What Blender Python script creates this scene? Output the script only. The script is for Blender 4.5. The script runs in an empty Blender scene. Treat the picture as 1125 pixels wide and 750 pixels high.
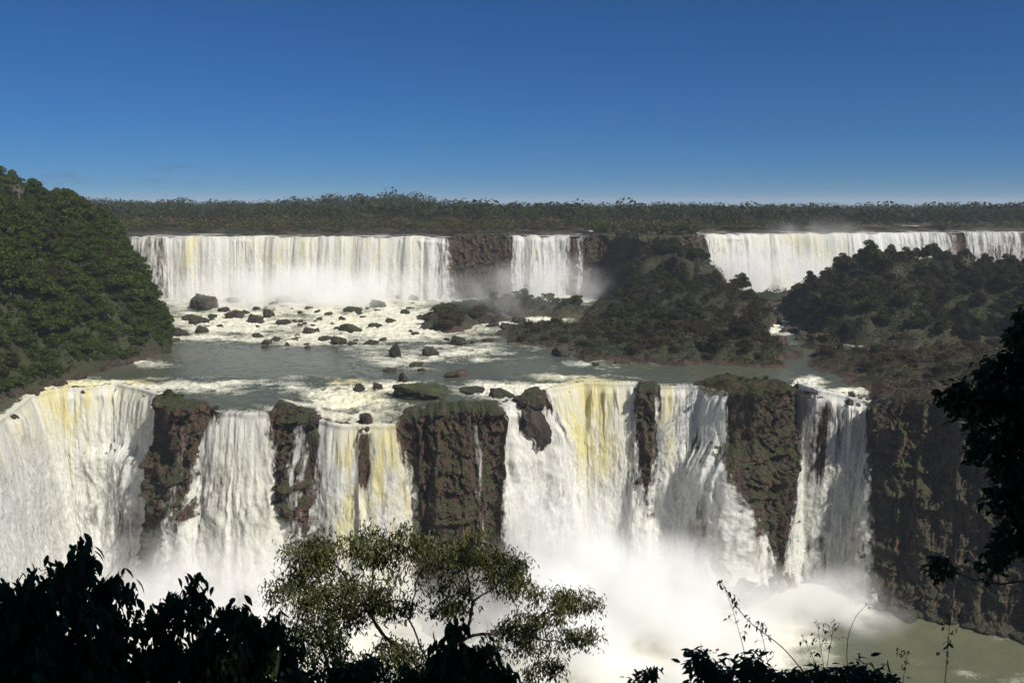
import bpy, math, random
import numpy as np
R = math.radians
random.seed(7)
rng = np.random.default_rng(11)
C = bpy.context.scene.collection
TH = R(9.1); K = 936.0; CT, ST = math.cos(TH), math.sin(TH)

# ------------------------------------------------------------------ survey: photo direction + depth -> metres
def ray(px, py):
    a = (px-562.5)/K; b = (375.0-py)/K
    return a, CT + b*ST, b*CT - ST
def atd(px, py, d):
    a, y, z = ray(px, py)
    return a/y*d, d, z/y*d
def atz(px, py, zz):
    a, y, z = ray(px, py)
    k = zz/z
    return a*k, y*k, zz
def proj(x, y, z):
    f = y*CT - z*ST; u = y*ST + z*CT
    return 562.5 + K*x/f, 375 - K*u/f
def xd(px, d, z):            # x for a column px at depth d and height z
    f = d*CT - z*ST
    return (px-562.5)/K*f

# ------------------------------------------------------------------ noise
def _h(ix, iy, iz, seed):
    n = (ix.astype(np.int64)*374761393 + iy.astype(np.int64)*668265263 + iz.astype(np.int64)*2147483647 + seed*1274126177) & 0xFFFFFFFF
    n = ((n ^ (n >> 13))*1274126177) & 0xFFFFFFFF
    n = ((n ^ (n >> 16))*2246822519) & 0xFFFFFFFF
    n = n ^ (n >> 15)
    return (n & 0xFFFFFF)/float(0x7FFFFF) - 1.0
def vn(x, y, z=0.0, seed=0):
    x, y, z = np.broadcast_arrays(np.asarray(x, float), np.asarray(y, float), np.asarray(z, float))
    ix, iy, iz = np.floor(x), np.floor(y), np.floor(z)
    fx, fy, fz = x-ix, y-iy, z-iz
    ix, iy, iz = ix.astype(np.int64), iy.astype(np.int64), iz.astype(np.int64)
    s = lambda t: t*t*t*(t*(t*6-15)+10)
    ux, uy, uz = s(fx), s(fy), s(fz)
    flat = not np.any(fz)
    def pl(k):
        a = _h(ix, iy, iz+k, seed); b = _h(ix+1, iy, iz+k, seed)
        c = _h(ix, iy+1, iz+k, seed); d = _h(ix+1, iy+1, iz+k, seed)
        return (a*(1-ux)+b*ux)*(1-uy) + (c*(1-ux)+d*ux)*uy
    p0 = pl(0)
    if flat: return p0
    return p0*(1-uz) + pl(1)*uz
def fbm(x, y, z=0.0, o=4, seed=0, gain=0.5):
    t = 0; a = 1; n = 0
    for i in range(o):
        f = 2.03**i
        t = t + a*vn(np.asarray(x)*f+i*17.3, np.asarray(y)*f+i*9.1, np.asarray(z)*f, seed+i*13); n += a; a *= gain
    return t/n*1.6
def cell(x, y, seed=0):      # flat-valued jittered blocks
    wx = x + 0.55*vn(x*0.7, y*0.7, 0, seed+5); wy = y + 0.55*vn(x*0.7+40, y*0.7, 0, seed+6)
    return _h(np.floor(wx), np.floor(wy + 0.5*_h(np.floor(wx), wx*0, wx*0, seed+9)), wx*0, seed)
def ss(a, b, x):
    t = np.clip((x-a)/(b-a), 0, 1); return t*t*(3-2*t)

# ------------------------------------------------------------------ objects
def mesh(name, v, f, mat, parent=None, smooth=True, attrs=None, mats=None, midx=None, link=True):
    me = bpy.data.meshes.new(name)
    v = np.asarray(v, np.float32).reshape(-1, 3)
    if isinstance(f, np.ndarray): lst = [f]
    else: lst = [np.asarray(q) for q in f if len(q)]
    me.vertices.add(len(v)); me.vertices.foreach_set('co', v.ravel())
    loops = np.concatenate([q.ravel() for q in lst]).astype(np.int32)
    sizes = np.concatenate([np.full(len(q), q.shape[1]) for q in lst]).astype(np.int32)
    starts = np.concatenate([[0], np.cumsum(sizes)[:-1]]).astype(np.int32)
    me.loops.add(len(loops)); me.loops.foreach_set('vertex_index', loops)
    me.polygons.add(len(sizes)); me.polygons.foreach_set('loop_start', starts)
    try: me.polygons.foreach_set('loop_total', sizes)
    except Exception: pass
    me.polygons.foreach_set('use_smooth', np.full(len(sizes), bool(smooth)))
    if attrs:
        for k, a in attrs.items():
            at = me.attributes.new(k, 'FLOAT', 'POINT'); at.data.foreach_set('value', np.asarray(a, np.float32).ravel())
    me.materials.append(mat)
    me.update(calc_edges=True); me.validate()
    o = bpy.data.objects.new(name, me)
    if link: C.objects.link(o)
    if parent: o.parent = parent
    return o
def tag(o, label=None, cat=None, group=None, kind=None):
    if label: o['label'] = label
    if cat: o['category'] = cat
    if group: o['group'] = group
    if kind: o['kind'] = kind
    return o
def empty(name, loc=(0, 0, 0), rz=0):
    o = bpy.data.objects.new(name, None); C.objects.link(o); o.location = loc; o.rotation_euler = (0, 0, rz)
    o.empty_display_size = 0.5
    return o
def copy_thing(o, loc, rz, sc):
    c = o.copy(); C.objects.link(c); c.location = loc; c.rotation_euler = (0, 0, rz); c.scale = sc
    for ch in list(o.children):
        d = ch.copy(); C.objects.link(d); d.parent = c
    return c
def gridf(nr, nc):
    i = np.arange(nr*nc).reshape(nr, nc)
    return np.stack([i[:-1, :-1], i[:-1, 1:], i[1:, 1:], i[1:, :-1]], -1).reshape(-1, 4)

# ------------------------------------------------------------------ materials
def newmat(name):
    m = bpy.data.materials.new(name); m.use_nodes = True
    nt = m.node_tree; nt.nodes.clear()
    return m, nt
class N:
    def __init__(s, nt): s.nt = nt
    def n(s, t, **k):
        x = s.nt.nodes.new(t)
        for a, b in k.items():
            if a.startswith('i_'):
                key = a[2:]; key = int(key) if key.isdigit() else key.replace('_', ' ')
                s.put(x.inputs[key], b)
            else: setattr(x, a, b)
        return x
    def put(s, sock, b):
        if isinstance(b, bpy.types.NodeSocket): s.nt.links.new(b, sock)
        elif isinstance(b, bpy.types.Node): s.nt.links.new(b.outputs[0], sock)
        else:
            if hasattr(sock.default_value, '__len__') and len(sock.default_value) == 4 and len(b) == 3: b = (*b, 1)
            sock.default_value = b
    def noise(s, scale, detail=4, vec=None, rough=.55, dist=0):
        x = s.n('ShaderNodeTexNoise'); x.inputs['Scale'].default_value = scale; x.inputs['Detail'].default_value = detail
        x.inputs['Roughness'].default_value = rough; x.inputs['Distortion'].default_value = dist
        if vec: s.put(x.inputs['Vector'], vec)
        return x.outputs['Fac']
    def mapr(s, v, a, b, c=0, d=1):
        x = s.n('ShaderNodeMapRange'); s.put(x.inputs[0], v)
        for i, q in enumerate((a, b, c, d)): x.inputs[i+1].default_value = q
        return x.outputs[0]
    def math(s, op, a, b=0.0):
        x = s.n('ShaderNodeMath', operation=op); s.put(x.inputs[0], a); s.put(x.inputs[1], b); return x.outputs[0]
    def mix(s, f, a, b):
        x = s.n('ShaderNodeMix', data_type='RGBA'); s.put(x.inputs[0], f)
        s.put(x.inputs[6], a); s.put(x.inputs[7], b); return x.outputs[2]
    def attr(s, name):
        x = s.n('ShaderNodeAttribute', attribute_name=name); return x.outputs['Fac']
    def bump(s, h, st, dist):
        x = s.n('ShaderNodeBump'); x.inputs['Strength'].default_value = st; x.inputs['Distance'].default_value = dist
        s.put(x.inputs['Height'], h); return x.outputs[0]
    def vec(s, sc=(1, 1, 1), src='Object'):
        t = s.n('ShaderNodeTexCoord'); m = s.n('ShaderNodeMapping'); s.put(m.inputs[0], t.outputs[src])
        m.inputs['Scale'].default_value = sc; return m.outputs[0]
    def out(s, sh, vol=False):
        o = s.n('ShaderNodeOutputMaterial'); s.put(o.inputs[1 if vol else 0], sh)
def col(*a): return (*a, 1)

def rock_mat(name, c1, c2, moss, mossamt):
    m, nt = newmat(name); q = N(nt)
    P = q.vec()
    a = q.noise(.22, 6, P, .65); b = q.noise(1.7, 6, P, .7)
    c = q.mix(q.mapr(a, .35, .65), col(*c1), col(*c2))
    c = q.mix(q.mapr(b, .35, .75, 0, .6), c, col(c1[0]*.45, c1[1]*.45, c1[2]*.45))
    vo = q.n('ShaderNodeTexVoronoi', feature='DISTANCE_TO_EDGE'); vo.inputs['Scale'].default_value = .42
    wv = q.n('ShaderNodeVectorMath', operation='ADD'); q.put(wv.inputs[0], q.vec((1, 1, .4)))
    nc = q.n('ShaderNodeTexNoise'); nc.inputs['Scale'].default_value = .9; nc.inputs['Detail'].default_value = 4; q.put(nc.inputs['Vector'], P); q.put(wv.inputs[1], nc.outputs['Color'])
    q.put(vo.inputs['Vector'], wv.outputs[0])
    crack = q.mapr(vo.outputs['Distance'], 0, .09, 0, 1)
    c = q.mix(crack, col(c2[0]*.3, c2[1]*.3, c2[2]*.3), c)
    pat = q.mapr(q.noise(.9, 7, P, .8), .52, .66, 0, .55); c = q.mix(pat, c, col(c1[0]*1.9, c1[1]*1.9, c1[2]*1.9))
    g = q.n('ShaderNodeNewGeometry')
    sx = q.n('ShaderNodeSeparateXYZ'); q.put(sx.inputs[0], g.outputs['Normal'])
    up = q.mapr(sx.outputs[2], -.1, .75, -.18, .34)
    mo = q.math('ADD', q.noise(.33, 5, P, .7), up)
    mf = q.mapr(mo, .62-mossamt, .74-mossamt)
    mc = q.mix(q.mapr(q.noise(2.5, 3, P), .4, .6), col(*moss), col(moss[0]*.45, moss[1]*.5, moss[2]*.4))
    c = q.mix(mf, c, mc)
    p = q.n('ShaderNodeBsdfPrincipled', i_Base_Color=c, i_Roughness=.85)
    h = q.math('ADD', q.math('ADD', q.noise(1.1, 8, P, .8), q.math('MULTIPLY', q.noise(.4, 3, P), .8)), q.math('MULTIPLY', crack, .35))
    q.put(p.inputs['Normal'], q.bump(h, 1, .9))
    q.out(p); return m
M = {}
M['cliff'] = rock_mat('cliff_rock', (.120, .060, .038), (.036, .024, .018), (.046, .056, .013), .015)
M['boulder'] = rock_mat('boulder_rock', (.062, .042, .031), (.026, .020, .017), (.035, .04, .014), -.10)
M['boulder_red'] = rock_mat('boulder_red_rock', (.115, .062, .045), (.045, .03, .025), (.04, .045, .014), -.10)
M['boulder_moss'] = rock_mat('boulder_mossy_rock', (.06, .045, .03), (.03, .024, .02), (.045, .055, .015), .07)

def ground_mat():
    m, nt = newmat('ground_earth_grass'); q = N(nt); P = q.vec()
    r = q.mix(q.mapr(q.noise(.5, 6, P, .7), .4, .62), col(.075, .045, .030), col(.028, .020, .016))
    gr = q.mix(q.mapr(q.noise(.08, 5, P, .6), .4, .6), col(.040, .044, .013), col(.030, .026, .014))
    gr = q.mix(q.mapr(q.noise(1.3, 4, P, .6), .45, .7), gr, col(.03, .035, .014))
    c = q.mix(q.attr('veg'), r, gr)
    p = q.n('ShaderNodeBsdfPrincipled', i_Base_Color=c, i_Roughness=.95)
    q.put(p.inputs['Normal'], q.bump(q.noise(1.0, 8, P, .8), 1, .7))
    q.out(p); return m
M['ground'] = ground_mat()

def water_mat(name, calm, foamc, rough=.12):
    m, nt = newmat(name); q = N(nt); P = q.vec((1, .55, 1)); 
    f = q.attr('foam')
    fn = q.noise(1.3, 5, P, .75)
    ff = q.mapr(q.math('ADD', f, q.math('MULTIPLY', q.math('SUBTRACT', fn, .5), 1.1)), .15, .90)
    tn = q.attr('tint')
    fc = q.mix(tn, col(*foamc), col(.72, .62, .25))
    cc = q.mix(q.mapr(q.noise(.05, 3, P), .35, .65), col(*calm), col(calm[0]*.75, calm[1]*.8, calm[2]*.95))
    c = q.mix(ff, cc, fc)
    p = q.n('ShaderNodeBsdfPrincipled', i_Base_Color=c)
    q.put(p.inputs['Roughness'], q.mapr(ff, 0, 1, rough, .9)); p.inputs['IOR'].default_value = 1.33; p.inputs['Specular IOR Level'].default_value = .32
    h = q.math('ADD', q.noise(.9, 5, P, .7), q.math('MULTIPLY', q.noise(.22, 3, P), 1.5))
    q.put(p.inputs['Normal'], q.bump(h, .55, .45))
    q.out(p); return m
M['river'] = water_mat('river_water', (.090, .098, .058), (.66, .65, .54))
M['upriver'] = water_mat('upper_river_water', (.05, .055, .05), (.72, .72, .68))
M['pool'] = water_mat('pool_water', (.125, .13, .075), (.72, .73, .66), .3)

def fall_mat(name='falling_water', amax=1.0):
    m, nt = newmat(name); q = N(nt); P = q.vec((1, 1, .42)); P2 = q.vec((1, 1, .6))
    n1 = q.noise(1.5, 8, P, .8); n2 = q.noise(2.6, 7, P2, .85)
    t = q.attr('tint')
    c = q.mix(t, col(.92, .92, .88), col(.88, .81, .44))
    c = q.mix(q.mapr(n1, .30, .58, .34, 0), c, col(.52, .55, .53))
    a = q.math('ADD', q.attr('cover'), q.math('MULTIPLY', q.math('SUBTRACT', n2, .5), 1.2))
    al = q.mapr(a, .12, .92, 0, amax) if amax == 1 else q.mapr(q.math('ADD', q.attr('cover'), q.math('MULTIPLY', q.math('SUBTRACT', q.noise(1.9, 8, q.vec((1, 1, .45)), .8), .5), 2.6)), .25, .95, 0, amax)
    d = q.n('ShaderNodeBsdfDiffuse', i_Color=c)
    h = q.math('ADD', n1, n2); nb = q.bump(h, .16, .3)
    q.put(d.inputs['Normal'], nb)
    tr = q.n('ShaderNodeBsdfTranslucent', i_Color=c)
    mx = q.n('ShaderNodeMixShader', i_0=.42, i_1=d, i_2=tr)
    tp = q.n('ShaderNodeBsdfTransparent')
    m2 = q.n('ShaderNodeMixShader'); q.put(m2.inputs[0], al); q.put(m2.inputs[1], tp); q.put(m2.inputs[2], mx.outputs[0])
    q.out(m2); return m
M['fall'] = fall_mat()
M['spray'] = fall_mat('fall_spray', .5)

def leaf_mat(name, c1, c2, trans=.3, rnd=.5, rough=.55, patch=None, spec=.5):
    m, nt = newmat(name); q = N(nt)
    oi = q.n('ShaderNodeObjectInfo')
    g = q.n('ShaderNodeNewGeometry')
    P = q.vec()
    c = q.mix(q.mapr(oi.outputs['Random'], 0, 1, 0, 1), col(*c1), col(*c2))
    c = q.mix(q.mapr(q.noise(.35, 2, P), .4, .62, 0, .5), c, col(c2[0]*.6, c2[1]*.6, c2[2]*.6))
    if patch: c = q.mix(q.mapr(q.noise(.035, 4, P, .6), .42, .58), c, col(*patch))
    hv = q.n('ShaderNodeHueSaturation'); q.put(hv.inputs['Color'], c)
    q.put(hv.inputs['Value'], q.mapr(g.outputs['Random Per Island'], 0, 1, 1-rnd, 1+rnd))
    q.put(hv.inputs['Hue'], q.mapr(oi.outputs['Random'], 0, 1, .485, .51))
    p = q.n('ShaderNodeBsdfPrincipled', i_Base_Color=hv.outputs[0], i_Roughness=rough); p.inputs['Specular IOR Level'].default_value = spec
    t = q.n('ShaderNodeBsdfTranslucent', i_Color=hv.outputs[0])
    mx = q.n('ShaderNodeMixShader', i_0=trans, i_1=p, i_2=t)
    q.out(mx); return m
M['leaf'] = leaf_mat('forest_leaves', (.034, .064, .008), (.060, .080, .012), .35, .75, .8, None, .12)
M['leaf_dark'] = leaf_mat('dark_forest_leaves', (.028, .036, .011), (.040, .038, .015), .25, .75, .8, None, .2)
M['leaf_olive'] = leaf_mat('olive_leaves', (.042, .052, .012), (.040, .032, .014), .25, .75, .8, None, .12)
M['leaf_scrub'] = leaf_mat('scrub_leaves', (.036, .044, .013), (.036, .044, .013), .2, .75, .8, (.050, .038, .020), .12)
M['leaf_brown'] = leaf_mat('dry_brown_twigs', (.056, .040, .024), (.062, .048, .024), .15, .6, .8, None, .12)
M['leaf_far'] = leaf_mat('far_forest_leaves', (.026, .038, .016), (.026, .038, .016), .2, .6, .9, (.034, .044, .014), .1)
M['leaf_farb'] = leaf_mat('far_shrub_leaves', (.080, .060, .028), (.080, .060, .028), .2, .8, .9, (.055, .068, .020), .1)
M['leaf_near'] = leaf_mat('near_dark_leaves', (.038, .066, .014), (.038, .066, .014), .45, .6, .6)
M['leaf_small'] = leaf_mat('small_glossy_leaves', (.078, .094, .022), (.078, .094, .022), .4, .6, .5)
def bark_mat(name, a, b, sc=6):
    m, nt = newmat(name); q = N(nt); P = q.vec((1, 1, .3))
    n = q.noise(sc, 5, P, .7)
    p = q.n('ShaderNodeBsdfPrincipled', i_Base_Color=q.mix(q.mapr(n, .35, .65), col(*a), col(*b)), i_Roughness=.9)
    q.put(p.inputs['Normal'], q.bump(n, .6, .02)); q.out(p); return m
M['bark'] = bark_mat('brown_bark', (.10, .075, .05), (.05, .038, .028))
M['bark_pale'] = bark_mat('pale_bark', (.30, .26, .21), (.18, .15, .12))
M['bark_dark'] = bark_mat('dark_stem', (.05, .035, .022), (.03, .022, .015))

# ------------------------------------------------------------------ geography
ZU, ZL = -22.0, -140.0
low_ctl = np.array([(-230, 620, -69), (-70, 520, -69), (0, 458, -69), (30, 435, -69), (60, 427, -69), (100, 425, -69), (130, 421, -68.5),
  (160, 427, -69), (185, 435, -69), (200, 446, -69), (235, 449, -69.5), (240, 453, -70), (297, 454, -70), (306, 447, -69.5), (340, 458, -71.5),
  (375, 466, -73), (437, 466, -73), (446, 455, -71), (500, 451, -69.5), (548, 446, -69), (560, 440, -69), (600, 427, -68.3), (640, 420, -68),
  (700, 421, -68), (730, 424, -68), (770, 424, -68), (805, 431, -68), (830, 431, -67), (868, 426, -67), (878, 420, -68), (900, 428, -68),
  (957, 441, -71.5), (972, 441, -69), (1050, 443, -67), (1125, 449, -67), (1300, 472, -67), (1500, 500, -67)], float)
lx, ly, lz = atz(low_ctl[:, 0], low_ctl[:, 1], low_ctl[:, 2])
up_ctl = np.array([(-900, 560), (0, 585), (130, 590), (138, 585), (300, 592), (495, 585), (520, 592), (560, 600), (643, 604), (680, 600), (692, 572), (700, 560),
  (758, 562), (763, 575), (768, 640), (900, 662), (1125, 690), (1700, 720)], float)
def lowrim(px):
    x = np.interp(px, low_ctl[:, 0], lx); y = np.interp(px, low_ctl[:, 0], ly); z = np.interp(px, low_ctl[:, 0], lz)
    return x, y, z
def uprim(px):
    d = np.interp(px, up_ctl[:, 0], up_ctl[:, 1])
    return xd(px, d, ZU), d, np.full_like(d, ZU)

class Rim:
    """a cliff edge, sampled evenly along its length, with smoothed outward normals"""
    def __init__(s, fn, p0, p1, step, smooth, jit):
        pp = np.linspace(p0, p1, 12000)
        x, y, z = fn(pp)
        L = np.concatenate([[0], np.cumsum(np.hypot(np.diff(x), np.diff(y)))])
        n = int(L[-1]/step)
        s.s = np.linspace(0, L[-1], n)
        s.px = np.interp(s.s, L, pp); s.x, s.y, s.z = [np.interp(s.s, L, q) for q in (x, y, z)]
        k = max(3, int(smooth/step)) | 1; ker = np.hanning(k+2)[1:-1]; ker /= ker.sum()
        sm = lambda a: np.convolve(np.pad(a, k//2, mode='reflect', reflect_type='odd'), ker, 'valid')
        s.x, s.y, s.z = sm(s.x), sm(s.y), sm(s.z)
        s.x += jit*fbm(s.s/9, 0, 0, 4, 3); s.y += jit*fbm(s.s/9, 5, 0, 4, 8)
        k = max(3, int(14/step)) | 1; ker = np.hanning(k+2)[1:-1]; ker /= ker.sum()
        tx, ty = np.gradient(sm(s.x)), np.gradient(sm(s.y))
        nx, ny = sm(ty), sm(-tx); l = np.hypot(nx, ny)
        s.nx, s.ny = nx/l, ny/l
    def at(s, px):
        f = lambda a: np.interp(px, s.px, a)
        return f(s.x), f(s.y), f(s.z), f(s.nx), f(s.ny), f(s.s)
LR = Rim(lowrim, -230, 1500, .42, 5, .5)
UR = Rim(uprim, -500, 1600, .8, 2.5, 1.6)
UR.z = UR.z + .8*fbm(UR.s/7, 2, 0, 4, 15)*ss(0, 1, 1)

# rock ribs standing out between the curtains: (px centre, half width px, outward metres, top metres)
ribs = [(206, 26, 2.5, 1.9), (325, 24, 4.5, 1.6), (344, 8, 3.0, .6), (402, 7, 4.0, 1.2), (462, 22, 6, 1.0), (492, 26, 8, 2.6), (528, 18, 4.5, 1.6), (584, 10, 2.5, 1.2),
        (713, 11, 4.0, .8), (838, 28, 1.5, 2.0), (935, 4, 1.5, .6), (1060, 88, 1.0, 2.0), (1300, 160, 0, 2.0)]
def ribf(px, col_):
    r = np.zeros_like(px, dtype=float)
    for c, w, o, t in ribs:
        v = (o, t)[col_]
        r = np.maximum(r, v*ss(1.15, .7, np.abs(px-c)/w))
    return r
def rough_cliff(s, z, seed):
    o = 3.0*fbm(s/22, z/60, 0, 3, seed) + 1.3*(1-np.abs(fbm(s/6, z/45, 0, 3, seed+3))*2)
    return o
def block_cliff(s, z, seed):
    w = fbm(s/6, z/6, 0, 2, seed+40)*1.5
    lz = z/6.5 + .9*fbm(s/14, z/40, 0, 2, seed+44); fr = lz - np.floor(lz)
    ledge_ = 1.3*_h(np.floor(lz), 0*lz, 0*lz, seed+50) + 1.6*ss(.35, 0, fr)*ss(-.2, .4, fbm(s/5, np.floor(lz), 0, 2, seed+52))
    o = ledge_ + 1.1*cell((s+w)/6.5, (z-w)/11, seed+4) + 1.1*cell((s+w)/3.1, (z+w)/5.5, seed+1) + .75*cell((s+w)/1.3, (z-w)/2.4, seed+2) + .7*fbm(s/1.2, z/1.8, 0, 5, seed+7, .7)
    return o
def wet(px, lst):
    m = np.zeros_like(px, dtype=float)
    for a, b in lst: m = np.maximum(m, ss(a-3, a+3, px)*ss(b+3, b-3, px))
    return m
def low_off(px, s, z, ztop, rough=True):
    h = np.maximum(ztop - z, 0); v = h/70.0
    lean = (9*v + 10*ss(.86, 1.1, v)**2*ss(1000, 960, px))*(1 - .6*ss(815, 840, px)*ss(985, 960, px))
    if rough: pass
    ledge = 7*ss(16, 30, h)*ss(735, 770, px)*ss(848, 815, px) + 3.5*ss(20, 26, h)*ss(60, 90, px)*ss(240, 170, px)
    ledge = ledge + 3*ss(10, 14, h)*ss(545, 560, px)*ss(660, 600, px)
    rib = ribf(px, 0)*(1-.35*ss(20, 55, h))
    wob = 4*fbm(s/9, z/9, 0, 3, 77)
    o = lean + ledge + rib + rough_cliff(s + wob*.3, z, 21)
    if rough: o = o + block_cliff(s, z, 31)*(1-.7*wet(px, [(-190, 180), (230, 300), (350, 440), (548, 700), (724, 825), (872, 965)]))
    return o*ss(0, 3.0, h) if not rough else o*ss(-.2, 2.2, h)
def up_off(px, s, z, ztop, rough=True):
    h = np.maximum(ztop - z, 0); v = h/44.0
    o = 3*v + 6*ss(.8, 1.1, v)**2 + .7*rough_cliff(s, z, 51)
    if rough: o = o + .8*block_cliff(s, z, 61)*(1-.7*wet(px, [(137, 497), (560, 645), (768, 1125)]))
    return o*ss(-.2, 2.5, h)

def bank_x(y):
    return np.interp(y, [150, 240, 290, 340, 396, 440, 480, 530, 580, 620, 700, 900], [-176, -184, -181, -172, -160, -179, -204, -236, -264, -285, -400, -700])
# (px, depth, half width m, half depth m, height m)
lands = [(500, 470, 17, 22, 4), (480, 486, 13, 16, 4), (520, 500, 18, 22, 3), (560, 530, 26, 22, 7), (610, 520, 22, 16, 5), (640, 425, 36, 30, 4.5), (585, 450, 18, 14, 2.5),
  (700, 400, 36, 36, 5), (770, 400, 38, 48, 8), (735, 450, 45, 50, 10), (760, 500, 45, 60, 18), (738, 550, 34, 40, 34), (700, 500, 30, 50, 9), (805, 420, 20, 40, 8), (790, 470, 24, 46, 12),
  (820, 362, 24, 11, 1.6), (800, 318, 22, 9, 1.9), (840, 310, 25, 8, 1.9),
  (870, 380, 9, 9, 3), (905, 402, 10, 12, 3), (905, 450, 14, 25, 6), (845, 570, 14, 22, 6), (915, 520, 26, 45, 10),
  (985, 350, 26, 30, 2.6), (945, 336, 14, 8, 1.8), (1010, 340, 40, 50, 3.5), (1090, 330, 60, 60, 4), (945, 372, 16, 14, 3), (1250, 330, 90, 90, 4),
  (960, 450, 40, 55, 17), (1050, 470, 70, 70, 24), (1000, 520, 70, 70, 30), (1140, 470, 90, 90, 28), (1300, 480, 120, 120, 30), (930, 500, 35, 50, 20)]
LD = []
for p_, d_, a_, b_, h_ in lands: LD.append((xd(p_, d_, -62), d_, a_, b_, h_))
def water_z(px, y, lip, d0):
    k = np.exp(-np.maximum(y-d0, 0)/16.0)
    base = -67.6 + 3.8*ss(390, 590, y)
    return base*(1-k) + lip*k
def landh(x, y):
    wx = x + 6*fbm(x/22, y/22, 0, 4, 91); wy = y + 8*fbm(x/22, y/22, 0, 4, 95)
    h = np.full(x.shape, -2.0)
    for cx, cy, a, b, hh in LD:
        r2 = ((wx-cx)/a)**2 + ((wy-cy)/b)**2
        h = np.maximum(h, (hh+2)*np.clip(1.15-r2, 0, 1)**.7*1.0 - 2)
    d = bank_x(y) - (x + 3*fbm(y/14, x/30, 0, 3, 99))
    h = np.maximum(h, np.where(d > 0, 72*(1-np.exp(-np.maximum(d, 0)/30.0)), -2 + 0*d) + np.where(d > 0, 1.0, np.maximum(d*.5, -1)))
    h = h + np.where(h > 0, .9*fbm(x/6, y/6, 0, 4, 101)*np.minimum(h/2, 1.3), 0)
    return h
def mid_point(px, w):
    """px columns, w rows 0..1 from the lower rim to the foot of the upper cliff"""
    a = LR.at(px); 
    ux, uy, _ = uprim(px)
    x = a[0]*(1-w) + ux*w; y = a[1]*(1-w) + uy*w
    return x, y, a[2], a[1]
cols = np.concatenate([np.linspace(-230, -10, 90), np.linspace(-8, 1130, 1000), np.linspace(1133, 1500, 90)])
rows = np.linspace(0, 1, 300)**1.12
PXg, Wg = np.meshgrid(cols, rows)
X, Y, LIP, Y0 = mid_point(PXg, Wg)
WZ = water_z(PXg, Y, LIP, Y0)
LH = landh(X, Y)
distr = np.hypot(X - X[0], Y - Y[0])
rimrock = ribf(PXg, 1)
LH = np.maximum(LH, (rimrock+1.6)*np.exp(-(distr/9.0)**2)*(1+.25*fbm(X/2.5, Y/2.5, 0, 3, 7)) - 1.6)
TZ = WZ + LH + .25*fbm(X/2, Y/2, 0, 3, 44)
veg = ss(1.0, 2.2, LH + .9*fbm(X/7, Y/7, 0, 4, 46))
ter = mesh('riverbed_terrain', np.stack([X, Y, TZ], -1), gridf(*X.shape), M['ground'], attrs={'veg': veg})
tag(ter, 'brown rock and grass shelf between the two tiers of falls', None, None, 'structure')
def topz_low(px):
    return np.interp(px, cols, TZ[0])
def ground_at(px, w):
    i = np.clip(np.searchsorted(cols, px)-1, 0, len(cols)-2); j = np.clip(np.searchsorted(rows, w)-1, 0, len(rows)-2)
    return TZ[j, i], LH[j, i], WZ[j, i], X[j, i], Y[j, i]
# map from world xy to the loft, by lookup of the grid
_gx, _gy = X.ravel(), Y.ravel()
def info(x, y):
    """ground height, land height, water height under (x, y)"""
    px = 562.5 + K*x/(y*CT + 66*ST)
    for _ in range(3):
        a = LR.at(px); ux, uy, _z = uprim(px)
        w = np.clip((y-a[1])/(uy-a[1]), 0, 1)
        zz = -66.0
        px = 562.5 + K*x/(y*CT - zz*ST)
        xx = a[0]*(1-w) + ux*w
        px = px + (x-xx)*K/y*.9*0
    # refine with actual loft x
    for _ in range(4):
        a = LR.at(px); ux, uy, _z = uprim(px)
        w = np.clip((y-a[1])/(uy-a[1]), 0, 1)
        xx = a[0]*(1-w) + ux*w
        px = px + (x-xx)*K/(y+60)
    return ground_at(px, w)[:3]

# ---- river surface on the shelf
def region(px, py, lst):
    d = np.zeros_like(px)
    for cx, cy, a, b, v in lst:
        r = ((px-cx)/a)**2 + ((py-cy)/b)**2
        if v > 0: d = np.maximum(d, v*np.exp(-r*1.2))
        else: d = d*(1+v*np.exp(-r*1.2))
    return d
IX, IY = proj(X, Y, WZ)
foam_reg = [(330, 330, 190, 18, 1.0), (420, 355, 120, 26, 1.0), (260, 355, 100, 20, .85), (340, 372, 90, 9, .75), (240, 371, 70, 6, .75), (440, 395, 60, 12, .5), (505, 388, 75, 12, .62), (520, 345, 40, 20, .5),
  (160, 398, 45, 6, .5), (215, 425, 70, 9, .62), (255, 422, 60, 6, .55), (380, 438, 62, 20, 1.0), (330, 425, 30, 10, .7), (430, 425, 50, 10, .85), (560, 428, 60, 11, .95), (620, 414, 60, 6, .6), (655, 402, 60, 8, .42),
  (120, 425, 80, 8, .85), (600, 352, 28, 5, .9), (555, 358, 20, 5, .8), (856, 325, 34, 44, 1.0), (855, 362, 34, 8, .9), (720, 394, 45, 5, .5), (890, 420, 18, 7, 1.0), (930, 430, 26, 5, .5), (780, 300, 70, 18, .9), (600, 330, 60, 10, .8),
  (890, 368, 40, 5, .4), (945, 382, 40, 4, .6), (940, 350, 40, 5, .5), (300, 398, 90, 9, -.9), (700, 408, 120, 6, -.5), (860, 395, 50, 10, -.8)]
dens = 1.25*region(IX, IY, foam_reg)
dens = dens + .32*np.exp(-distr/5.0)
fx = fbm(X/13, Y/9, 0, 5, 131, .62); rid = 1-np.abs(fbm(X/7+fx, Y/4.2, 0, 5, 137, .65))*2.4
fo = np.clip(dens*1.1 - .22 + .42*fx*ss(0, .15, dens) + .40*rid*dens + .26*np.clip(rid-.35, 0, 1)*ss(-.3, .3, fx), 0, 1)
fo = np.maximum(fo, .8*ss(.9, .0, np.abs(LH+.35))*ss(.15, .5, dens))
wave = (.28*fbm(X/5, Y/3.0, 0, 4, 141) + .25*fbm(X/1.7, Y/1.2, 0, 3, 143))*(.25+1.9*np.clip(dens, 0, 1)) + .35*fo
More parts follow.
